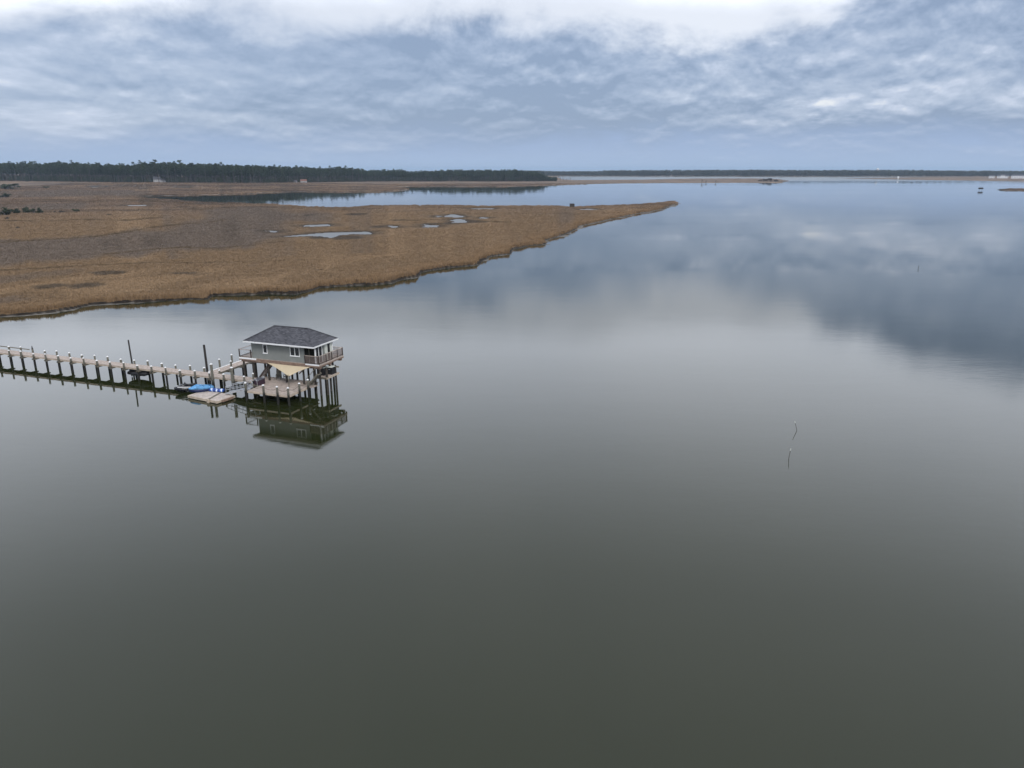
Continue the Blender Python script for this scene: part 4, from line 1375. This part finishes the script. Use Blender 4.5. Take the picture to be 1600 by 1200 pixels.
# landing, stair and beams at the far end of the house
bh.part('landing', boards('s', 8.95, 10.75, 1.5, 4.3, 2.25), 'deck_wood', kind='stuff')
bh.part('landing_beam', MB().box(8.9, 10.8, 1.42, 1.49, 2.02, 2.26), 'timber_grey')
bh.part('landing_beam', MB().box(10.76, 10.83, 1.5, 4.3, 2.02, 2.26), 'deck_edge')
bh.part('upper_beam', MB().box(10.0, 11.2, 3.6, 3.75, 3.05, 3.22), 'timber_grey')
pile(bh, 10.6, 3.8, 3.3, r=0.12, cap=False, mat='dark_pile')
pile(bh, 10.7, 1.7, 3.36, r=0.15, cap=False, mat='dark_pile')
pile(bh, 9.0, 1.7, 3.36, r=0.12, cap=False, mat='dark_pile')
st2 = MB()
for t_ in (0.35, 1.15):
    st2.bar((8.7, t_, ZD + .05), (10.3, t_, ZD + 1.75), 0.06, 0.2)
bh.part('stringer', st2, 'timber_grey')
for i in range(6):
    f = i / 5
    bh.part('tread', MB().box(8.75 + 1.25 * f, 9.0 + 1.25 * f, .39, 1.11, ZD + .25 + 1.3 * f, ZD + .29 + 1.3 * f), 'timber_grey')
bh.part('handrail', MB().bar((8.6, .3, ZD + .95), (10.2, .3, ZD + 2.6), 0.06, 0.06), 'timber_grey')
bh.part('brace', MB().bar((8.0, 1.2, ZU - .7), (7.0, 1.2, ZU - 1.5), 0.08, 0.14).bar((4.4, 1.2, ZU - .7), (5.0, 1.2, ZU - 1.5), 0.08, 0.14).bar((5.7, 1.2, ZU - .7), (5.1, 1.2, ZU - 1.5), 0.08, 0.14), 'timber_brown')

# things kept under the house
for (s_, t_, w_, d_, h_, label) in ((9.45, 2.6, .95, .9, .95, 'dark storage chest on the landing nearer the house middle'), (10.3, 3.3, .7, .8, .9, 'dark storage chest on the landing at its outer corner')):
    c = Thing('storage_chest', s_, t_, 2.255, label, 'storage chest', 'chests on the landing')
    c.part('body', MB().box(s_ - w_ / 2, s_ + w_ / 2, t_ - d_ / 2, t_ + d_ / 2, 2.258, 2.255 + h_), 'black_rubber')
    c.part('lid', MB().box(s_ - w_ / 2 - .03, s_ + w_ / 2 + .03, t_ - d_ / 2 - .03, t_ + d_ / 2 + .03, 2.257 + h_, 2.33 + h_), 'pale_panel')
    c.part('handle', MB().box(s_ - .12, s_ + .12, t_ - d_ / 2 - .05, t_ - d_ / 2 - .004, 2.255 + h_ * .7, 2.3 + h_ * .7), 'aluminium')

c = Thing('deck_box', 2.3, -0.75, ZD, 'plum coloured deck box with a grey lid at the corner of the lower deck', 'deck box')
c.part('body', MB().box(1.95, 2.80, -1.15, -0.15, ZD - .02, ZD + .62), 'box_plum')
c.part('lid', MB().box(1.91, 2.84, -1.19, -0.11, ZD + .622, ZD + .70), 'box_lid')
for s_ in (2.15, 2.6):
    c.part('latch', MB().box(s_ - .03, s_ + .03, -1.22, -1.193, ZD + .52, ZD + .66), 'aluminium')
c.part('platform', MB().box(1.6, 2.83, -1.3, -0.12, ZD - .2, ZD - .022), 'timber_grey')


def chair(s_, t_, rz, label):
    x, y = W2(s_, t_)
    t = empty('deck_chair', (x, y, ZD), TH + rz, label, 'chair', 'chairs under the house')
    link('seat', MB().box(-.3, .3, -.28, .28, .38, .43).mesh('seat', 'timber_grey'), t)
    link('backrest', MB().add([(-.3, .25, .43), (.3, .25, .43), (.3, .45, 1.1), (-.3, .45, 1.1), (-.3, .29, .43), (.3, .29, .43), (.3, .49, 1.1), (-.3, .49, 1.1)],
                               [(0, 3, 2, 1), (4, 5, 6, 7), (0, 1, 5, 4), (1, 2, 6, 5), (2, 3, 7, 6), (3, 0, 4, 7)]).mesh('backrest', 'timber_grey'), t)
    for a in (-.27, .27):
        for b_ in (-.24, .24):
            link('leg', MB().box(-.03, .03, -.03, .03, 0.002, .379).mesh('leg', 'timber_grey'), t, (a, b_, 0))
        link('armrest', MB().box(-.05, .05, -.3, .3, .62, .66).box(-.03, .03, -.27, -.21, .43, .62).mesh('armrest', 'timber_grey'), t, (a, 0, 0))


chair(3.3, 1.9, 0.5, 'grey wooden chair beside the stair under the house')
chair(4.3, 2.2, -0.3, 'grey wooden chair nearer the brown post under the house')

# ---------------------------------------------------------------- shade sail
sl = Thing('shade_sail', 6.0, 0.3, 3.2, 'cream triangular shade sail stretched from the house over the lower deck', 'shade sail')
c0, c1, c2 = Vector((2.65, 0.66, 3.66)), Vector((9.1, 0.66, 3.66)), Vector((6.85, -0.75, 2.62))
NS = 14
grid = {}
smb = MB()
for i in range(NS + 1):
    for j in range(NS + 1 - i):
        u, v = i / NS, j / NS
        w_ = 1 - u - v
        p_ = c0 * w_ + c1 * u + c2 * v
        ctr = (c0 + c1 + c2) / 3
        edge = min(u, v, w_)
        pull = 0.10 * (1 - abs(u - v)) * (w_ < .01) + 0.10 * (v < .01) * (4 * u * w_) + 0.10 * (u < .01) * (4 * v * w_)
        p_ = p_.lerp(ctr, min(pull, .12)) + Vector((0, 0, -0.55 * u * v * w_ * 6 * .3))
        grid[i, j] = len(smb.v)
        smb.v.append(tuple(p_))
for i in range(NS):
    for j in range(NS - i):
        smb.f.append((grid[i, j], grid[i + 1, j], grid[i, j + 1]))
        if j < NS - i - 1:
            smb.f.append((grid[i + 1, j], grid[i + 1, j + 1], grid[i, j + 1]))
cl_ = sl.part('cloth', smb, 'sailcloth', smooth=True)
md = cl_.modifiers.new('thick', 'SOLIDIFY'); md.thickness = 0.012
sl.part('pole', MB().tube([(6.95, -0.95, ZD), (6.95, -0.95, 2.9)], 0.05, 8), 'timber_grey')
sl.part('rope', MB().tube([c2, (6.95, -0.95, 2.75)], 0.02, 5), 'rail_dark')

# ---------------------------------------------------------------- floating dock, gangway
FD = math.radians(-8)


def fd(a, b_):
    """axes of the floating dock (turned a little against the pier)"""
    return (-1.85 + a * math.cos(FD) - b_ * math.sin(FD), -4.55 + a * math.sin(FD) + b_ * math.cos(FD))


x, y = W2(-1.85, -4.55)
fl = empty('floating_dock', (x, y, 0), TH + FD, 'low wooden floating dock at the foot of the metal gangway', 'floating dock')
link('deck_boards', boards('s', -2.55, 2.45, -1.3, 1.35, 0.36).mesh('deck_boards', 'dock_wood'), fl)['kind'] = 'stuff'
for q_ in ((-2.6, 2.5, -1.37, -1.305), (-2.6, 2.5, 1.355, 1.42), (-2.62, -2.56, -1.36, 1.41), (2.46, 2.52, -1.36, 1.41)):
    link('side_board', MB().box(*q_, 0.08, 0.37).mesh('side_board', 'deck_edge'), fl)
for s_ in (-2.0, -0.3, 1.5):
    link('float', MB().box(s_ - .6, s_ + .6, -1.25, 1.3, -0.25, 0.30).mesh('float', 'black_rubber'), fl)
link('cover_strip', MB().bar((0.05, 1.35, .385), (1.05, -1.42, .385), .3, .03).mesh('cover_strip', 'timber_grey'), fl)
link('fender_post', MB().box(0.95, 1.25, -1.55, -1.39, -.3, .46).mesh('fender_post', 'deck_edge'), fl)
link('bracket', MB().box(2.53, 2.75, -.7, .9, .1, .34).mesh('bracket', 'timber_brown'), fl)

gw = Thing('gangway', 1.3, -2.9, 0.5, 'aluminium gangway with hooped handrails between the lower deck and the floating dock', 'gangway')
g0, g1 = Vector((-0.6, -3.15, 0.48)), Vector((2.7, -2.75, 1.27))
ga = (g1 - g0).normalized()
gs = Vector((-ga.y, ga.x, 0)).normalized()
gw.part('deck', MB().bar(g0, g1, 0.9, 0.05), 'aluminium')
for sg in (-1, 1):
    off = gs * (0.48 * sg)
    side = MB()
    side.bar(g0 + off, g1 + off, .06, .16)
    for hgt in (0.45, 0.9):
        side.tube([g0 + off + ga * .15 + Vector((0, 0, hgt)), g1 + off - ga * .1 + Vector((0, 0, hgt))], 0.028, 6)
    for i in range(7):
        c_ = g0.lerp(g1, 0.04 + .92 * i / 6) + off
        side.tube([c_, c_ + Vector((0, 0, .9))], 0.026, 6)
    gw.part('side_rail', side, 'aluminium')
    hp = g1 + off
    hoop = [hp - ga * .1 + Vector((0, 0, .45)), hp + ga * .15 + Vector((0, 0, .9)), hp + ga * .45 + Vector((0, 0, .98)), hp + ga * .62 + Vector((0, 0, .7)), hp + ga * .62 + Vector((0, 0, .0))]
    gw.part('hoop', MB().tube(hoop, 0.032, 7), 'aluminium', smooth=True)

# ---------------------------------------------------------------- watercraft
def hull_pts(L_, w_):
    return [(-L_ / 2, w_ * .42, .12, .50, .7), (-L_ * .35, w_ * .5, .04, .54, .65), (0, w_ * .5, .0, .58, .65), (L_ * .22, w_ * .44, .04, .62, .75), (L_ * .38, w_ * .28, .14, .66, .9), (L_ * .48, w_ * .10, .32, .68, 1), (L_ * .5, w_ * .03, .45, .62, 1)]


x, y = W2(-6.75, -3.15)
js = empty('jet_ski', (x, y, 0.12), TH + math.radians(232), 'black jet ski with a white stripe, moored at the end of the floating dock', 'jet ski', 'jet skis at the floating dock')
link('hull', MB().loft(hull_pts(3.2, 1.15), 16).mesh('hull', 'black_gloss', (0, 0, 0), True), js)
link('hood', MB().loft([(.1, .25, .55, .95, .8), (.35, .36, .52, 1.0, .8), (.75, .34, .52, .88, .8), (1.2, .2, .52, .74, .9), (1.5, .05, .55, .65, 1)], 14).mesh('hood', 'black_gloss', (0, 0, 0), True), js)
link('seat', MB().loft([(-1.1, .16, .5, .78, .7), (-.8, .22, .5, .86, .7), (-.2, .2, .5, .84, .7), (.15, .18, .5, .9, .7)], 12).mesh('seat', 'black_rubber', (0, 0, 0), True), js)
link('handlebar', MB().tube([(.2, -.38, 1.06), (.3, -.1, 1.1), (.3, .1, 1.1), (.2, .38, 1.06)], .03, 6).tube([(.4, 0, .9), (.3, 0, 1.1)], .05, 6).mesh('handlebar', 'black_rubber'), js)
for sg in (-1, 1):
    link('stripe', MB().tube([(-1.35, sg * .53, .44), (-.6, sg * .60, .50), (.1, sg * .585, .58), (.75, sg * .46, .64), (1.25, sg * .26, .68)], .055, 6).mesh('stripe', 'white_trim', (0, 0, 0), True), js)

x, y = W2(-4.35, -3.50)
jb = empty('jet_ski', (x, y, 0.24), TH + math.radians(232), 'jet ski under a bright sky blue cover, drawn up at the floating dock', 'jet ski', 'jet skis at the floating dock')
link('hull', MB().loft(hull_pts(2.8, 1.05), 16).mesh('hull', 'navy', (0, 0, 0), True), jb)
link('cover', MB().loft([(-1.52, .40, .38, .56, .8), (-1.2, .53, .34, .72, .75), (-.6, .56, .34, .86, .8), (-.05, .55, .36, .88, .8), (.25, .52, .38, 1.02, .85), (.5, .5, .40, 1.06, .85), (.8, .42, .44, .92, .9), (1.15, .30, .50, .80, .95), (1.4, .13, .56, .74, 1)], 18).mesh('cover', 'sky_blue', (0, 0, 0), True), jb)
for k, (a, b_) in enumerate(((-1.1, .45), (-.3, 1.05))):
    link('strap', MB().tube([(a, .575, .45), (a + .05, .45, .80), (a + .1, 0, .93), (a + .05, -.45, .80), (a, -.575, .45)], .025, 6).mesh('strap', 'navy'), jb)
link('ridge', MB().tube([(-1.3, 0.12, .76), (-.4, .1, .90), (.45, .05, 1.075), (1.2, .02, .80)], .045, 6).mesh('ridge', 'sky_blue', (0, 0, 0), True), jb)

x, y = W2(-2.45, -2.95)
mt = empty('inflatable_mat', (x, y, 0.365), TH + math.radians(8), 'blue and white striped inflatable mat rolled up on the floating dock', 'mat')
link('roll', MB().loft([(-1.05, .16, .0, .22, .7), (-.9, .3, .0, .36, .7), (-.3, .36, .0, .40, .7), (.3, .34, .0, .36, .7), (.85, .36, .0, .40, .7), (1.05, .2, .0, .28, .7)], 16).mesh('roll', 'striped_mat', (0, 0, 0), True), mt)
link('strap', MB().tube([(.05, -.37, .05), (.05, -.3, .33), (.05, 0, .39), (.05, .3, .33), (.05, .37, .05)], .025, 5).mesh('strap', 'navy'), mt)

x, y = W2(-17.3, -0.35)
dg = empty('dinghy', (x, y, 0.42), TH + math.radians(-2), 'black rubber dinghy slung in the dark under the long walkway', 'dinghy')
tb = MB()
for sg in (-1, 1):
    tb.tube([(-1.6, sg * .55, .30), (-.5, sg * .6, .30), (.6, sg * .56, .33), (1.25, sg * .34, .40), (1.55, 0, .46)], [.22, .27, .27, .25, .24], 12)
link('tube', tb.mesh('tube', 'black_rubber', (0, 0, 0), True), dg)
link('floor', MB().box(-1.5, 1.1, -.5, .5, .06, .14).mesh('floor', 'old_timber'), dg)
link('transom', MB().box(-1.55, -1.45, -.5, .5, .06, .6).mesh('transom', 'old_timber'), dg)
link('outboard', MB().box(-1.85, -1.56, -.16, .16, .5, .95).box(-1.78, -1.64, -.06, .06, -.35, .5).mesh('outboard', 'black_gloss'), dg)

# ---------------------------------------------------------------- free standing mooring piles
for (s_, t_, top, r, cap, mat, lean, label) in (
    (-3.85, -1.85, 3.50, .17, True, 'pile', (0, 0), 'thick mooring pile with a white cap behind the floating dock'),
    (-0.95, -1.60, 3.25, .19, True, 'pile', (0, 0), 'thick mooring pile with a white cap at the gangway foot'),
    (-7.45, 1.25, 5.0, .15, False, 'old_timber', (-.12, .05), 'tall dark bare pile behind the walkway near the jet skis'),
    (-20.0, 0.95, 4.75, .10, False, 'old_timber', (-.10, 0), 'tall thin dark pole behind the walkway by the dinghy'),
    (1.2, -0.35, 2.35, .12, True, 'pile', (0, 0), 'short capped pile where the walkway meets the lower deck'),
):
    mpile = Thing('mooring_pile', s_, t_, 0, label, 'mooring pile', 'free standing piles around the pier')
    pile(mpile, s_, t_, top, r=r, cap=cap, mat=mat, lean=lean, name='shaft')

# ================================================================ HAZE
hz_m = bpy.data.materials.new('haze')
hz_m.use_nodes = True
hn = hz_m.node_tree
hn.nodes.clear()
pv = hn.nodes.new('ShaderNodeVolumePrincipled')
pv.inputs['Color'].default_value = (0.60, 0.79, 1.0, 1)
pv.inputs['Density'].default_value = 0.000065
pv.inputs['Anisotropy'].default_value = 0.2
ho = hn.nodes.new('ShaderNodeOutputMaterial')
hn.links.new(pv.outputs[0], ho.inputs['Volume'])
MAT['haze'] = hz_m
hz = link('haze', MB().box(-16200, 16200, -3200, 16200, -2.5, 58).mesh('haze', 'haze'))
tag(hz, 'thin blue air haze over the whole bay', None, None, 'stuff')
